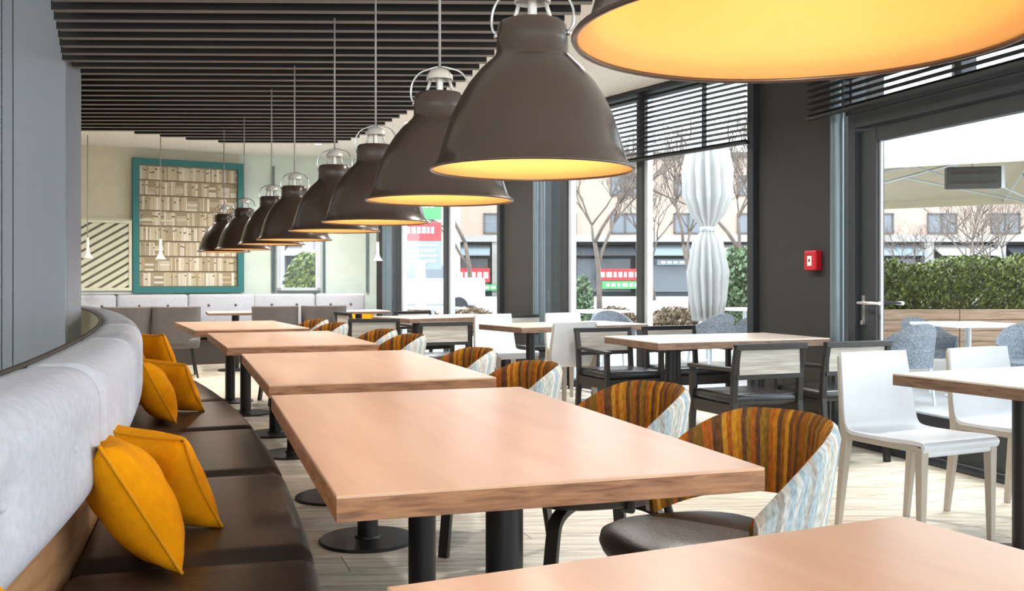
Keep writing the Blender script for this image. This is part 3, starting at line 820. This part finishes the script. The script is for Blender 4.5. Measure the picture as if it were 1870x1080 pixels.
# ------------------------------------------------------------------ pendant lamps
LD_, LZ0 = .47, CH+.255
def make_lamp():
    t = thing('pendant_lamp', '', 'lamp')       # origin at rim centre
    R0 = LD_/2
    prof = [(R0, 0), (R0-.006, .008), (R0-.016, .020), (.2115, .045), (.200, .085), (.187, .125), (.168, .165), (.146, .20), (.120, .232), (.098, .252), (.088, .262), (.0835, .272), (.083, .30), (.081, .333), (.074, .342), (.02, .345), (.001, .345)]
    obj('shade', lathe(NB(), prof, 64), M['lamp_out'], t, smooth=True)
    inn = [(R0-.0015, .0015), (.2195, .012), (.2125, .022), (.207, .042), (.197, .082), (.184, .122), (.165, .162), (.143, .196), (.117, .228), (.09, .250), (.06, .262), (.001, .266)]
    obj('inner_shade', lathe(NB(), inn, 64), M['lamp_in'], t, smooth=2)
    bm = NB(); tube(bm, [(R0*math.cos(2*PI*k/64), R0*math.sin(2*PI*k/64), 0) for k in range(64)], .0035, 6, closed=True)
    obj('rim', bm, M['lamp_out'], t, smooth=2)
    bm = NB(); lathe(bm, [(.001, .165), (.018, .17), (.03, .19), (.032, .205), (.024, .23), (.015, .25), (.015, .262)], 20); obj('bulb', bm, M['bulb'], t, smooth=2)
    # stem, cap and wire bail
    obj('stem', tube(NB(), [(0, 0, .343), (0, 0, .405)], .011, 10), M['bright_steel'], t, smooth=True)
    obj('cap', lathe(NB(), [(.001, .425), (.012, .424), (.03, .416), (.041, .402), (.043, .388), (.038, .388), (.036, .398), (.001, .402)], 24), M['bright_steel'], t, smooth=True)
    for s in (1, -1):
        obj('wire_bail', tube(NB(), catmull([(s*.083, 0, .315), (s*.096, 0, .335), (s*.094, 0, .375), (s*.07, 0, .41), (s*.03, 0, .425), (s*.006, 0, .43)], 5), .0035, 6), M['chrome'], t, smooth=2)
        bb = NB(); bmesh.ops.create_uvsphere(bb, u_segments=10, v_segments=6, radius=.008, matrix=Matrix.Translation((s*.085, 0, .315))); obj('pivot_screw', bb, M['chrome'], t, smooth=2)
        obj('stay', tube(NB(), [(s*.045, 0, .344), (s*.03, 0, .392)], .005, 6), M['bright_steel'], t, smooth=2)
    obj('cord', tube(NB(), [(0, 0, .42), (0, 0, SB-LZ0+.004)], .0045, 6), M['cord'], t, smooth=2)
    return t
LP = make_lamp(); GL = 'row of taupe dome pendants above the oak tables'
ll = ['huge dome pendant cut off at upper right, glowing yellow inside',
      'large taupe dome pendant left of the huge one, whole shade visible',
      'third taupe dome pendant from the front, above far end of foreground table',
      'fourth taupe dome pendant from the front of the row',
      'fifth taupe dome pendant from the front, wire bail showing clear',
      'sixth taupe dome pendant from the front, mid-row and small',
      'seventh taupe dome pendant from the front, just right of the book print',
      'second-farthest taupe dome pendant, overlapping right edge of book print',
      'farthest and smallest taupe dome pendant, in front of book print']
LPOS = [(1460, 1.03), (972, 2.29), (803, 3.17), (686, 4.38), (611, 5.16), (538, 6.31), (496, 7.1), (446, 8.25), (409, 9.0)]
for (px, Y), l in zip(LPOS, ll):
    o = use(LP, used, (P(px, Y), Y, LZ0), R(-12), l, GL)
    lt = bpy.data.lights.new('lamp_light', 'POINT'); lt.energy = PENDANT_W; lt.color = (1, .86, .72); lt.shadow_soft_size = .03
    lo = bpy.data.objects.new('lamp_light', lt); COL.objects.link(lo); lo.parent = o; lo.location = (0, 0, .06)

# small white pendants at the far wall
def make_small():
    t = thing('small_pendant', '', 'lamp')
    obj('shade', lathe(NB(), [(.001, .26), (.018, .26), (.02, .10), (.03, .06), (.062, .012), (.064, 0), (.055, 0), (.001, .05)], 20), M['white_trim'], t, smooth=True)
    obj('cord', tube(NB(), [(0, 0, .25), (0, 0, CEIL-1.42)], .006, 6), M['cord'], t, smooth=2); return t
SPn = make_small(); GSm = 'small white pendants by the far wall'
use(SPn, used, (P(293, 12.6), 12.6, 1.42), 0, 'small white pendant hanging in front of the book print', GSm)
use(SPn, used, (P(160, 12.4), 12.4, 1.43), 0, 'small white pendant before the slanted lattice at far left', GSm)
use(SPn, used, (P(690, 13.6), 13.6, 1.42), 0, 'small white pendant beside the far left window frame', GSm)

# added fill lights, built as ceiling fixtures to brighten the interior
def make_fill():
    t = thing('downlight', '', 'ceiling light')
    obj('trim_ring', lathe(NB(), [(.05, 0), (.065, -.004), (.065, .002), (.05, .002)], 24), M['alu'], t)
    obj('lens', lathe(NB(), [(.001, -.001), (.05, -.001), (.05, .001), (.001, .001)], 24), M['bulb'], t); return t
FILL = make_fill()
FILL_LAB = ['recessed downlight in white ceiling near the smoke detector', 'recessed downlight in white ceiling in front of the book print',
        'recessed downlight in white ceiling at far left above the lattice', 'recessed downlight in white ceiling between dark slats and door blind, nearest',
        'recessed downlight in white ceiling before the middle window', 'recessed downlight in white ceiling right of the farthest slats', 'recessed downlight in white ceiling close to the far wall']
for i, (x, y) in enumerate(((-1.2, 11.4), (-3.4, 11.6), (-4.6, 10.4), (.9, 5.6), (.2, 7.9), (-.6, 10.2), (-2.6, 13.2))):
    o = use(FILL, used, (x, y, CEIL-.003), 0, FILL_LAB[i], 'downlights in the white ceiling')
    lt = bpy.data.lights.new('down_light', 'AREA'); lt.shape = 'DISK'; lt.size = .1; lt.energy = FILL_LIGHT_W; lt.color = (1, .95, .88); lt.spread = R(150)
    lo = bpy.data.objects.new('down_light', lt); COL.objects.link(lo); lo.parent = o; lo.location = (0, 0, -.01)
tag(obj('smoke_detector', lathe(NB(), [(.001, -.05), (.03, -.05), (.055, -.03), (.06, 0), (.001, 0)], 20), M['white_trim'], None, smooth=True, loc=(P(558, 12.9), 12.9, CEIL-.001)), 'round smoke detector on white ceiling above the wall window', 'smoke detector')

# ------------------------------------------------------------------ book print, lattice
pa = Vector((P(241, 13.55), 13.55)); pb = Vector((-3.98+.05, 14.36)); 
pa = Vector(pt_on(((-6.3, 12.95), (-3.98, 14.33)), 241)); pb = Vector(pt_on((wpt(0, .05), wpt(1, .05)), 443)) if False else Vector(pt_on(((-6.3, 12.95), (-3.4, 14.675)), 443))
dv = pb-pa; PWd = dv.length
ZB0, ZB1 = .975, 2.84
PHt = ZB1-ZB0
pic = thing('book_print', 'teal-framed wall print of shelves full of old pale books', 'picture', (pa.x, pa.y, ZB0), math.atan2(dv.y, dv.x))
fwd = .085
bm = NB(); box(bm, (PWd/2, -.03, fwd/2), (PWd, .1, fwd)); box(bm, (PWd/2, -.03, PHt-fwd/2), (PWd, .1, fwd)); box(bm, (fwd/2, -.03, PHt/2), (fwd, .1, PHt-2*fwd)); box(bm, (PWd-fwd/2, -.03, PHt/2), (fwd, .1, PHt-2*fwd))
obj('frame', bm, M['teal'], pic)
bm = NB(); cl = bm.loops.layers.float_color.new('Col'); rows = 8; iw = PWd-2*fwd; ih = PHt-2*fwd; rh = ih/rows
def quad(x0, x1, z0, z1, c, y=-.012):
    f = bm.faces.new([bm.verts.new(p) for p in ((x0, y, z0), (x1, y, z0), (x1, y, z1), (x0, y, z1))])
    for lp in f.loops: lp[cl] = c
rb = random.Random(3)
quad(fwd, PWd-fwd, fwd, PHt-fwd, srgb(168, 152, 126), -.008)
for r in range(rows):
    x = fwd; z0 = fwd+r*rh
    while x < PWd-fwd-.005:
        ww = rb.uniform(.016, .045); hh = rb.uniform(.88, .96)*rh
        if rb.random() < .07:     # stack lying flat
            ww = rb.uniform(.1, .16); ww = min(ww, PWd-fwd-x)
            for q_ in range(4):
                cc = rb.choice([(214, 204, 184), (196, 182, 156), (170, 152, 124), (226, 218, 204)]); quad(x, x+ww*rb.uniform(.85, 1), z0+.008+q_*rh*.17, z0+.008+(q_+.92)*rh*.17, srgb(*cc))
        else:
            ww = min(ww, PWd-fwd-x); cc = rb.choice([(222, 212, 192), (206, 192, 166), (206, 190, 162), (228, 220, 206), (184, 166, 138), (214, 200, 172), (236, 226, 208), (178, 164, 140)])
            quad(x, x+ww-.003, z0+.008, z0+hh, srgb(*cc))
            if rb.random() < .4: zz = z0+hh*rb.uniform(.5, .8); quad(x+.002, x+ww-.005, zz, zz+.02, srgb(130, 112, 90), -.013)
        x += ww
    quad(fwd, PWd-fwd, z0, z0+.010, srgb(112, 98, 80), -.014)
bms = bm
me = obj('print', bms, M['print'], pic)
me.data.color_attributes.active_color_index = 0 if me.data.color_attributes else -1

la = Vector(pt_on(((-6.3, 12.93), (-3.98, 14.31)), 134)); lb = Vector(pt_on(((-6.3, 12.93), (-3.98, 14.31)), 240)); dv = lb-la; LW = dv.length; LH = .96
lat = thing('lattice_panel', 'pale wall panel of slanted slats left of book print', 'panel', (la.x, la.y, 1.01), math.atan2(dv.y, dv.x))
obj('backing', box(NB(), (LW/2, 0, LH/2), (LW, .02, LH)), M['lattice_back'], lat)
bm = NB()
for x in (.02, LW-.02): box(bm, (x, -.03, LH/2), (.04, .04, LH))
box(bm, (LW/2, -.03, .02), (LW-.08, .04, .04)); box(bm, (LW/2, -.03, LH-.02), (LW-.08, .04, .04)); obj('frame', bm, M['lattice'], lat)
sw = .068; k = -LW
sy_ = .62     # slope of the slats
c = -LW*sy_
while c < LH+.02:
    pts = []
    def Z(x, o): return c+o+sy_*x
    poly = [(.04, Z(.04, 0)), (LW-.04, Z(LW-.04, 0)), (LW-.04, Z(LW-.04, sw)), (.04, Z(.04, sw))]
    poly = clip_poly(poly, [(.04, .04), (LW-.04, .04), (LW-.04, LH-.04), (.04, LH-.04)])
    if len(poly) >= 3:
        bm = NB(); a = ring(bm, [(x, -.035, z) for x, z in poly]); b = ring(bm, [(x, -.012, z) for x, z in poly]); bridge(bm, a, b); bm.faces.new(a); bm.faces.new(b[::-1])
        obj('slat', bm, M['lattice'], lat)
    c += .105
# dark doorway strip at the far left
q = pt_on(((-6.3, 12.93), (-3.98, 14.31)), 122)
struct('door_2', box(NB(), (q[0]-.12, q[1]-.05, 1.0), (.28, .06, 2.0)), M['dark_col'])
struct('trim_6', box(NB(), (q[0]+.035, q[1]-.04, 1.25), (.04, .08, 2.5)), M['white_trim'])

# fire alarm call point
u1 = (Vector(c1b)-Vector(c1a)).normalized(); q = pt_on(SEG1, 1491); q = Vector(pt_on(((c1a), (c1b)), 1491)); n1 = Vector((-u1.y, u1.x))
al = thing('fire_alarm', 'small red fire alarm box with white label on dark column', 'alarm', (q.x, q.y, 1.16+.035*q.y/1.8*1.0), math.atan2(u1.y, u1.x)+PI)
al.location.z = CH+(511-476)/1800*q.y
nn = Vector((n1.x, n1.y, 0))
sgn = 1
obj('housing', box(NB(), (0, -.03, 0), (.15, .06, .15)), M['red'], al, bevel=.01)
obj('label_plate', box(NB(), (.0, -.062, -.003), (.052, .004, .075)), M['label_white'], al)
obj('label_mark', box(box(NB(), (0, -.065, .0), (.02, .002, .02)), (0, -.065, .04), (.05, .002, .008)), M['heater'], al)

# ------------------------------------------------------------------ outside
tg = struct('terrace', prism(NB(), [(2.4, -4), (60, -4), (60, 22), (-30, 22), (-30, 15.2), (-2.1, 15.2), (0.0, 12.0), (2.1, 8.4)], -.30, -.03), M['paving'])
struct('road', prism(NB(), [(-120, 22), (160, 22), (160, 130), (-120, 130)], -.40, -.12), M['road'])
tag(tg, None, None)
# apartment building across the road
BY = 77
bld = thing('apartment_building', 'pinkish apartment block with rows of windows above shops across the street', 'building', (0, BY, 0))
obj('wall', box(NB(), (28, 6, 7.6), (100, 12, 6.2)), M['facade_pink'], bld)
obj('wall', box(NB(), (28, 6.3, 2.1), (100, 11.4, 4.4)), M['shop_dark'], bld)
obj('fascia', box(NB(), (28, -.25, 4.35), (100, .9, .5)), M['facade_white'], bld)
obj('roof', box(NB(), (28, 6, 10.9), (101, 12.6, .4)), M['win_frame'], bld)
wx = -20.0
px_w = []
X_ = -20
wproto = None
def far_window(x, z):
    f = NB(); ww, hh = 2.2, 1.5
    for dx in (-ww/2, 0, ww/2): box(f, (x+dx, -.05, z), (.12, .16, hh))
    for dz in (-hh/2, hh/2): box(f, (x, -.05, z+dz), (ww+.1, .16, .12))
    o = obj('window', f, M['win_frame'], bld); obj('pane', box(NB(), (x, .0, z), (ww, .06, hh)), M['win_dark'], o)
for i in range(22):
    x = P(910, BY)-4*4.95+i*4.95
    far_window(x, 5.45+.1); far_window(x, 8.5)
for i in range(16):      # shop bays
    x = -18+i*5.6
    obj('shop_pier', box(NB(), (x, -.2, 2.0), (.7, .6, 4.2)), M['facade_white'], bld)
    obj('shop_window', box(NB(), (x+2.8, .5, 1.5), (4.2, .2, 2.6)), M['win_dark'], bld)
    aw = NB(); secs = [[(x+.5, .3, 3.9), (x+.5, -1.6, 3.1), (x+.5, -1.6, 3.0), (x+.5, .3, 3.75)], [(x+5.1, .3, 3.9), (x+5.1, -1.6, 3.1), (x+5.1, -1.6, 3.0), (x+5.1, .3, 3.75)]]
    loft(aw, secs); obj('awning', aw, [M['facade_white'], M['shop_dark'], M['sign_grey']][i % 3], bld)
def sign(x, z, w_, h_, m, d=-.75):
    o = obj('shop_sign', box(NB(), (x, d, z), (w_, .15, h_)), M[m], bld)
    bm = NB(); k = x-w_/2+.3
    rr_ = random.Random(int(x*10))
    while k < x+w_/2-.4:
        ww = rr_.uniform(.2, .45); box(bm, (k+ww/2, d-.09, z), (ww, .03, h_*.45)); k += ww+.14
    obj('lettering', bm, M['label_white'], o)
sign(P(1130, BY), 1.55, 3.6, .9, 'sign_red'); sign(P(1135, BY), .75, 3.2, .6, 'sign_green'); sign(P(860, BY), 1.5, 3.0, 1.1, 'sign_red'); sign(P(905, BY), .55, 3.2, .5, 'sign_green')
sign(P(1230, BY), 2.5, 2.8, .4, 'sign_grey')
# second, slimmer building with glazed corner to the far left (seen in left window)
b2 = thing('corner_building', 'pale grey glazed corner building behind the sign tower, left window', 'building', (P(690, 60), 60, 0), 0)
obj('wall', box(NB(), (0, 4, 5), (9.2, 8, 10)), M['concrete'], b2)
for r in range(4):
    for k_ in range(4): obj('window', box(NB(), (-3.2+k_*2.1, -.02, 1.4+r*2.4), (1.5, .1, 1.5)), M['win_dark'], b2)
# sign tower
st = thing('sign_tower', 'tall street sign with green top and red band, outside left window', 'sign', (P(768, 30), 30, -.1), 0)
obj('post', box(NB(), (0, 0, .9), (.3, .2, 1.8)), M['alu'], st)
obj('sign_board', box(NB(), (0, 0, 3.4), (1.25, .18, .6)), M['sign_green'], st)
obj('sign_board', box(NB(), (0, 0, 2.72), (1.25, .18, .55)), M['sign_red'], st)
obj('sign_board', box(NB(), (0, 0, 2.0), (1.25, .18, .85)), M['sign_grey'], st)
bm = NB(); rr_ = random.Random(5)
for (z, h_) in ((3.5, .12), (2.76, .2), (2.3, .07), (2.14, .07), (1.98, .07), (1.82, .07)):
    k = -.5
    while k < .42:
        ww = rr_.uniform(.06, .14); box(bm, (k+ww/2, -.1, z), (ww, .02, h_)); k += ww+.035
obj('lettering', bm, M['label_white'], st)
# low walls / kerb strips
tag(obj('boundary_wall', box(NB(), (14, 24, .05), (60, .4, .62)), M['concrete']), 'low pale wall along the terrace edge, outside windows', 'wall')
# planter at right
pl = thing('planter', 'long wooden planter of stacked boards under the hedge, outside door', 'planter', (6.0, 15.4, 0), R(3))
for i in range(4):
    for j in range(4):
        obj('board', box(NB(), (j*1.6+.8-.6, -.02, .02+.17*i+.085), (1.588, .04, .162)), M['hardwood'], pl, bevel=.004)
obj('core', box(NB(), (2.6, .5, .33), (6.38, .98, .64)), M['subfloor'], pl)
obj('kerb', box(NB(), (2.6, -.22, .0), (6.8, .3, .10)), M['concrete'], pl)
def leaf_mass(name, x0, x1, y0, y1, z0, z1, n, m, parent, size=.05, seed=1, round_=False):
    rg = random.Random(seed); vs, fs = [], []
    for _ in range(n):
        x, y, z = rg.uniform(x0, x1), rg.uniform(y0, y1), rg.uniform(z0, z1)
        if round_:
            cx, cy, cz = (x0+x1)/2, (y0+y1)/2, (z0+z1)/2
            while ((x-cx)/(x1-x0)*2)**2+((y-cy)/(y1-y0)*2)**2+((z-cz)/(z1-z0)*2)**2 > 1:
                x, y, z = rg.uniform(x0, x1), rg.uniform(y0, y1), rg.uniform(z0, z1)
        else:
            zm = z1-(z1-z0)*.22*(.5+.5*math.sin(x*3.1)*math.sin(x*1.3+1))
            if z > zm: z = rg.uniform(z0, zm)
        s = size*rg.uniform(.6, 1.3); a = Vector((rg.uniform(-1, 1), rg.uniform(-1, 1), rg.uniform(-1, 1))).normalized(); b = a.orthogonal().normalized(); c = a.cross(b)
        p = Vector((x, y, z)); i = len(vs)
        vs += [p-b*s, p+c*s*.5, p+b*s, p-c*s*.5]; fs.append((i, i+1, i+2, i+3))
    me = bpy.data.meshes.new(name); me.from_pydata([tuple(v) for v in vs], [], fs); me.materials.append(m)
    o = bpy.data.objects.new(name, me); COL.objects.link(o); o['kind'] = 'stuff'
    if parent: o.parent = parent
    return o
hg = thing('hedge', 'dense yellow-green hedge growing out of the wooden planter', 'hedge', (6.0, 15.9, .64))
leaf_mass('foliage', -.6, 5.7, -.42, .55, -.05, .98, 26000, M['leaf'], hg, .045, 2)
bm = NB()
for i in range(24): x = -.5+i*.26; tube(bm, [(x, 0, -.02), (x+.05, .05, .7)], .012, 5)
o = obj('stem', bm, M['bark'], hg); o['kind'] = 'stuff'
def bush(px, Y, z0, w_, h_, m, label, n=2500, size=.06, seed=4):
    t = thing('shrub', label, 'shrub', (P(px, Y), Y, z0))
    leaf_mass('foliage', -w_/2, w_/2, -w_/2, w_/2, .05, h_, n, m, t, size, seed, True)
    obj('stem', tube(NB(), [(0, 0, -.02), (.03, 0, h_*.5)], .03, 6), M['bark'], t)
bush(1350, 20, -.05, 1.2, 1.9, M['leaf2'], 'tall grey-green bush outside, right of folded parasol', 5000, .07)
bush(1062, 19, -.05, .5, 1.3, M['leaf2'], 'slim green shrub outside the middle window, left side', 1500, .05, 9)
for i, px in enumerate((1120, 1230, 1330, 860, 760)):
    bush(px, 21.2, -.05, 1.05, .62, M['drybush'], ['low dry shrub outside, left half of middle window', 'low dry shrub outside, below folded parasol', 'low dry shrub outside, beside the dark column', 'low dry shrub outside, right half of left window', 'low dry shrub outside, left half of left window'][i], 2200, .06, 20+i)
tb = bush(560, 19, -.05, .9, 1.75, M['leaf'], 'green bush seen through small far wall window', 4000, .07, 31)

# bare trees
def tree(px, Y, h, label, seed, spread=.45, zb=-.1):
    rg = random.Random(seed); t = thing('bare_tree', label, 'tree', (P(px, Y), Y, zb))
    tr = NB(); br = NB()
    def grow(p, d, L, r, dep):
        pts = [p]; q = p.copy(); dd = d.copy()
        for k in range(3):
            dd = (dd+Vector((rg.uniform(-.2, .2), rg.uniform(-.2, .2), rg.uniform(-.05, .15)))).normalized(); q = q+dd*L/3; pts.append(q.copy())
        tube(tr if dep == 0 else br, pts, [r, r*.9, r*.8, r*.65], 5 if dep > 1 else 8)
        if dep >= 6: return
        for k in range(3 if dep < 5 else 2):
            nd = (dd+Vector((rg.uniform(-1, 1), rg.uniform(-1, 1), rg.uniform(-.3, .7)))*spread*1.6).normalized()
            grow(pts[-1 if k == 0 else rg.choice((2, 3))], nd, L*rg.uniform(.62, .85), r*.62, dep+1)
    grow(Vector((0, 0, 0)), Vector((0, 0, 1)), h*.30, h*.012, 0)
    obj('trunk', tr, M['bark'], t, smooth=2); o = obj('branches', br, M['bark'], t, smooth=2); o['kind'] = 'stuff'
tree(1095, 34, 8.5, 'bare tree outside, left part of the middle window', 11)
tree(1262, 40, 9, 'bare tree outside, behind the folded parasol', 12)
tree(1352, 26, 7, 'bare tree outside, close to the dark column', 13)
tree(1775, 27, 4.8, 'bare spreading tree above hedge, outside door', 14, .62, -.1)
tree(1640, 38, 4.0, 'bare tree above hedge at left of door glass', 15, .62, -.1)
tree(1850, 32, 4.6, 'bare tree above hedge at right edge of photo', 18, .62, -.1)
tree(1195, 60, 9, 'bare tree outside, behind the mullion of middle window', 21)
tree(1345, 44, 10, 'bare tree outside, farther behind the grey-green bush', 22)
tree(862, 38, 9, 'bare tree outside the left window', 16)

# parasols
fp = thing('folded_parasol', 'folded white parasol tied at the waist, outside middle window', 'parasol', (P(1292, 13.6), 13.6, -.03))
def folds(prof, n=120, folds_=13):
    bm = NB(); rs = []
    for r, z, amp in [(a*.88, b, c) for a, b, c in prof]: rs.append(ring(bm, [((r*(1+amp*math.cos(folds_*a+z*1.5)))*math.cos(a), (r*(1+amp*math.cos(folds_*a+z*1.5)))*math.sin(a), z) for a in [2*PI*k/n for k in range(n)]]))
    for a, b in zip(rs, rs[1:]): bridge(bm, a, b)
    bm.faces.new(rs[0][::-1]); bm.faces.new(rs[-1]); return bm
obj('canopy', folds([(.16, .62, .5), (.20, .9, .5), (.24, 1.3, .42), (.19, 1.7, .3), (.10, 1.86, .15), (.10, 1.92, .15), (.20, 2.08, .35), (.29, 2.35, .38), (.30, 2.7, .36), (.24, 3.1, .3), (.05, 3.4, .1)]), M['white_canvas'], fp, smooth=2)
obj('tie_strap', lathe(NB(), [(.104, 1.86), (.108, 1.89), (.104, 1.92)], 20), M['alu'], fp)
obj('pole', tube(NB(), [(0, 0, .05), (0, 0, .7)], .03, 10), M['alu'], fp); obj('base', box(NB(), (0, 0, .05), (.7, .7, .1)), M['concrete'], fp, bevel=.02)
op = thing('open_parasol', 'large open cream parasol outside the door, underside and struts showing', 'parasol', (6.6, 12.2, -.03), R(-18))
hs = 3.1; ez = 2.42; az = 2.95
bm = NB(); ap = bm.verts.new((0, 0, az)); cs = []
for k in range(8):
    a = 2*PI*k/8+PI/8*0; rr_ = hs*(1 if k % 2 == 0 else 1.414)*(1.0 if k % 2 == 0 else 1); cs.append(bm.verts.new((rr_*math.cos(a), rr_*math.sin(a), ez+(.05 if k % 2 == 0 else -.02))))
for k in range(8): bm.faces.new((ap, cs[k], cs[(k+1) % 8]))
o = obj('canopy', bm, M['canvas'], op); sm = o.modifiers.new('solid', 'SOLIDIFY'); sm.thickness = .01
bm = NB()
for k in range(8):
    a = cs_a = 2*PI*k/8; r0_ = hs*(1 if k % 2 == 0 else 1.414); r1_ = hs*(1 if (k+1) % 2 == 0 else 1.414); b_ = 2*PI*(k+1)/8
    p0 = Vector((r0_*math.cos(a), r0_*math.sin(a), ez+(.05 if k % 2 == 0 else -.02))); p1 = Vector((r1_*math.cos(b_), r1_*math.sin(b_), ez+(.05 if (k+1) % 2 == 0 else -.02)))
    v = [bm.verts.new(x) for x in (p0, p1, p1-Vector((0, 0, .12)), p0-Vector((0, 0, .12)))]; bm.faces.new(v)
o = obj('valance', bm, M['canvas'], op); sm = o.modifiers.new('solid', 'SOLIDIFY'); sm.thickness = .008
for k in range(8):
    a = 2*PI*k/8; r0_ = hs*(1 if k % 2 == 0 else 1.414); e = Vector((r0_*math.cos(a), r0_*math.sin(a), ez))
    obj('rib', tube(NB(), [(0, 0, az-.04), tuple(e-Vector((0, 0, .03)))], .016, 6), M['alu'], op)
    mid_ = Vector((0, 0, az-.04)).lerp(e, .5); obj('strut', tube(NB(), [(0, 0, 2.1), tuple(mid_)], .013, 6), M['alu'], op)
obj('pole', tube(NB(), [(0, 0, .05), (0, 0, az)], .04, 12), M['alu'], op, smooth=True); obj('base', box(NB(), (0, 0, .06), (.9, .9, .12)), M['concrete'], op, bevel=.02)
ht = thing('patio_heater', 'dark rectangular heater hung below the open parasol', 'heater', (P(1776, 10.6), 10.6, CH+(511-325)/1800*10.6), R(-12))
obj('housing', box(NB(), (0, 0, 0), (.54, .14, .23)), M['heater'], ht, bevel=.012)
obj('grille', box(box(NB(), (0, -.073, .05), (.46, .01, .03)), (0, -.073, -.05), (.46, .01, .03)), M['darktrim'], ht)
obj('end_cap', box(NB(), (.285, 0, 0), (.035, .15, .24)), M['alu'], ht); obj('bracket', tube(NB(), [(0, 0, .11), (0, .02, .42)], .012, 6), M['alu'], ht)

# outdoor wicker chairs (face +y)
def make_wicker():
    t = thing('wicker_chair', '', 'chair'); bm = NB(); n = 16; secs = []
    for i in range(n+1):
        f = R(-200)+R(220)*i/n; k = max(0, -math.sin(f)); zt = .58+.20*k**1.2
        secs.append([(.28*math.cos(f), .26*math.sin(f), .38), (.31*math.cos(f), .29*math.sin(f), zt), (.28*math.cos(f), .26*math.sin(f), zt), (.25*math.cos(f), .23*math.sin(f), .38)])
    obj('backrest', loft(bm, secs), M['wicker'], t, smooth=True)
    obj('seat', lathe(NB(), [(.001, .44), (.24, .44), (.27, .42), (.27, .36), (.001, .36)], 20), M['wicker'], t, smooth=True)
    for sx in (1, -1):
        for sy in (1, -1): obj('leg', tube(NB(), [(sx*.17, sy*.17, .38), (sx*.2, sy*.2, 0)], .014, 6), M['alu'], t)
    return t
V = make_wicker(); GV = 'grey wicker chairs on the terrace'
for (px, Y, rz), l in zip(((1648, 9.4, 20), (1700, 10.6, 200), (1885, 9.2, 160), (1296, 12.2, 30), (1380, 12.7, 10), (1015, 15.2, 30), (1120, 12.9, 190)),
    ('grey wicker chair outside, just right of door handle', 'dark-backed wicker chair outside, beside the nearest one', 'grey wicker chair outside at right edge of photo', 'grey wicker chair outside below folded parasol', 'grey wicker chair outside next to broad dark column', 'grey wicker chair outside, near left end of middle window', 'grey wicker chair outside, left half of middle window')):
    use(V, used, (P(px, Y), Y, -.03), R(rz), l, GV)
def make_bistro():
    t = thing('bistro_table', '', 'table')
    obj('tabletop', box(NB(), (0, 0, .735), (.8, .8, .03)), M['white_trim'], t, bevel=.004); obj('pedestal', tube(NB(), [(0, 0, .02), (0, 0, .72)], .03, 10), M['alu'], t, smooth=True)
    obj('base_disc', lathe(NB(), [(.001, .02), (.22, .012), (.22, 0), (.001, 0)], 24), M['alu'], t); return t
BT = make_bistro(); GT = 'white bistro tables on the terrace'
use(BT, used, (P(1768, 10.0), 10.0, -.03), R(10), 'white bistro table outside, behind the door glass', GT)
use(BT, used, (P(1360, 15.2), 15.2, -.03), R(20), 'white bistro table outside, before folded parasol', GT)
use(BT, used, (P(1085, 14.2), 14.2, -.03), R(30), 'white bistro table outside, left half of middle window', GT)
use(BT, used, (P(790, 15.8), 15.8, -.03), R(30), 'white bistro table outside the far left window', GT)
# parked vehicle beyond the left window
cv = thing('parked_van', 'white parked van in the street, lower half of left window', 'van', (P(765, 36), 36, -.12))
obj('body', prism(NB(), [(-2.4, -.9), (2.4, -.9), (2.4, .9), (-2.4, .9)], .35, 1.35), M['car'], cv, bevel=.12, segs=3, smooth=2)
obj('cabin', loft(NB(), [[(-2.3, -.85, 1.3), (1.5, -.85, 1.3), (1.5, .85, 1.3), (-2.3, .85, 1.3)], [(-2.2, -.75, 2.0), (.7, -.75, 2.0), (.7, .75, 2.0), (-2.2, .75, 2.0)]]), M['win_dark'], cv, bevel=.06)
for sx in (-1.5, 1.5): 
    for sy in (-.86, .86): obj('wheel', tube(NB(), [(sx, sy-.09, .33), (sx, sy+.09, .33)], .33, 20), M['tyre'], cv)
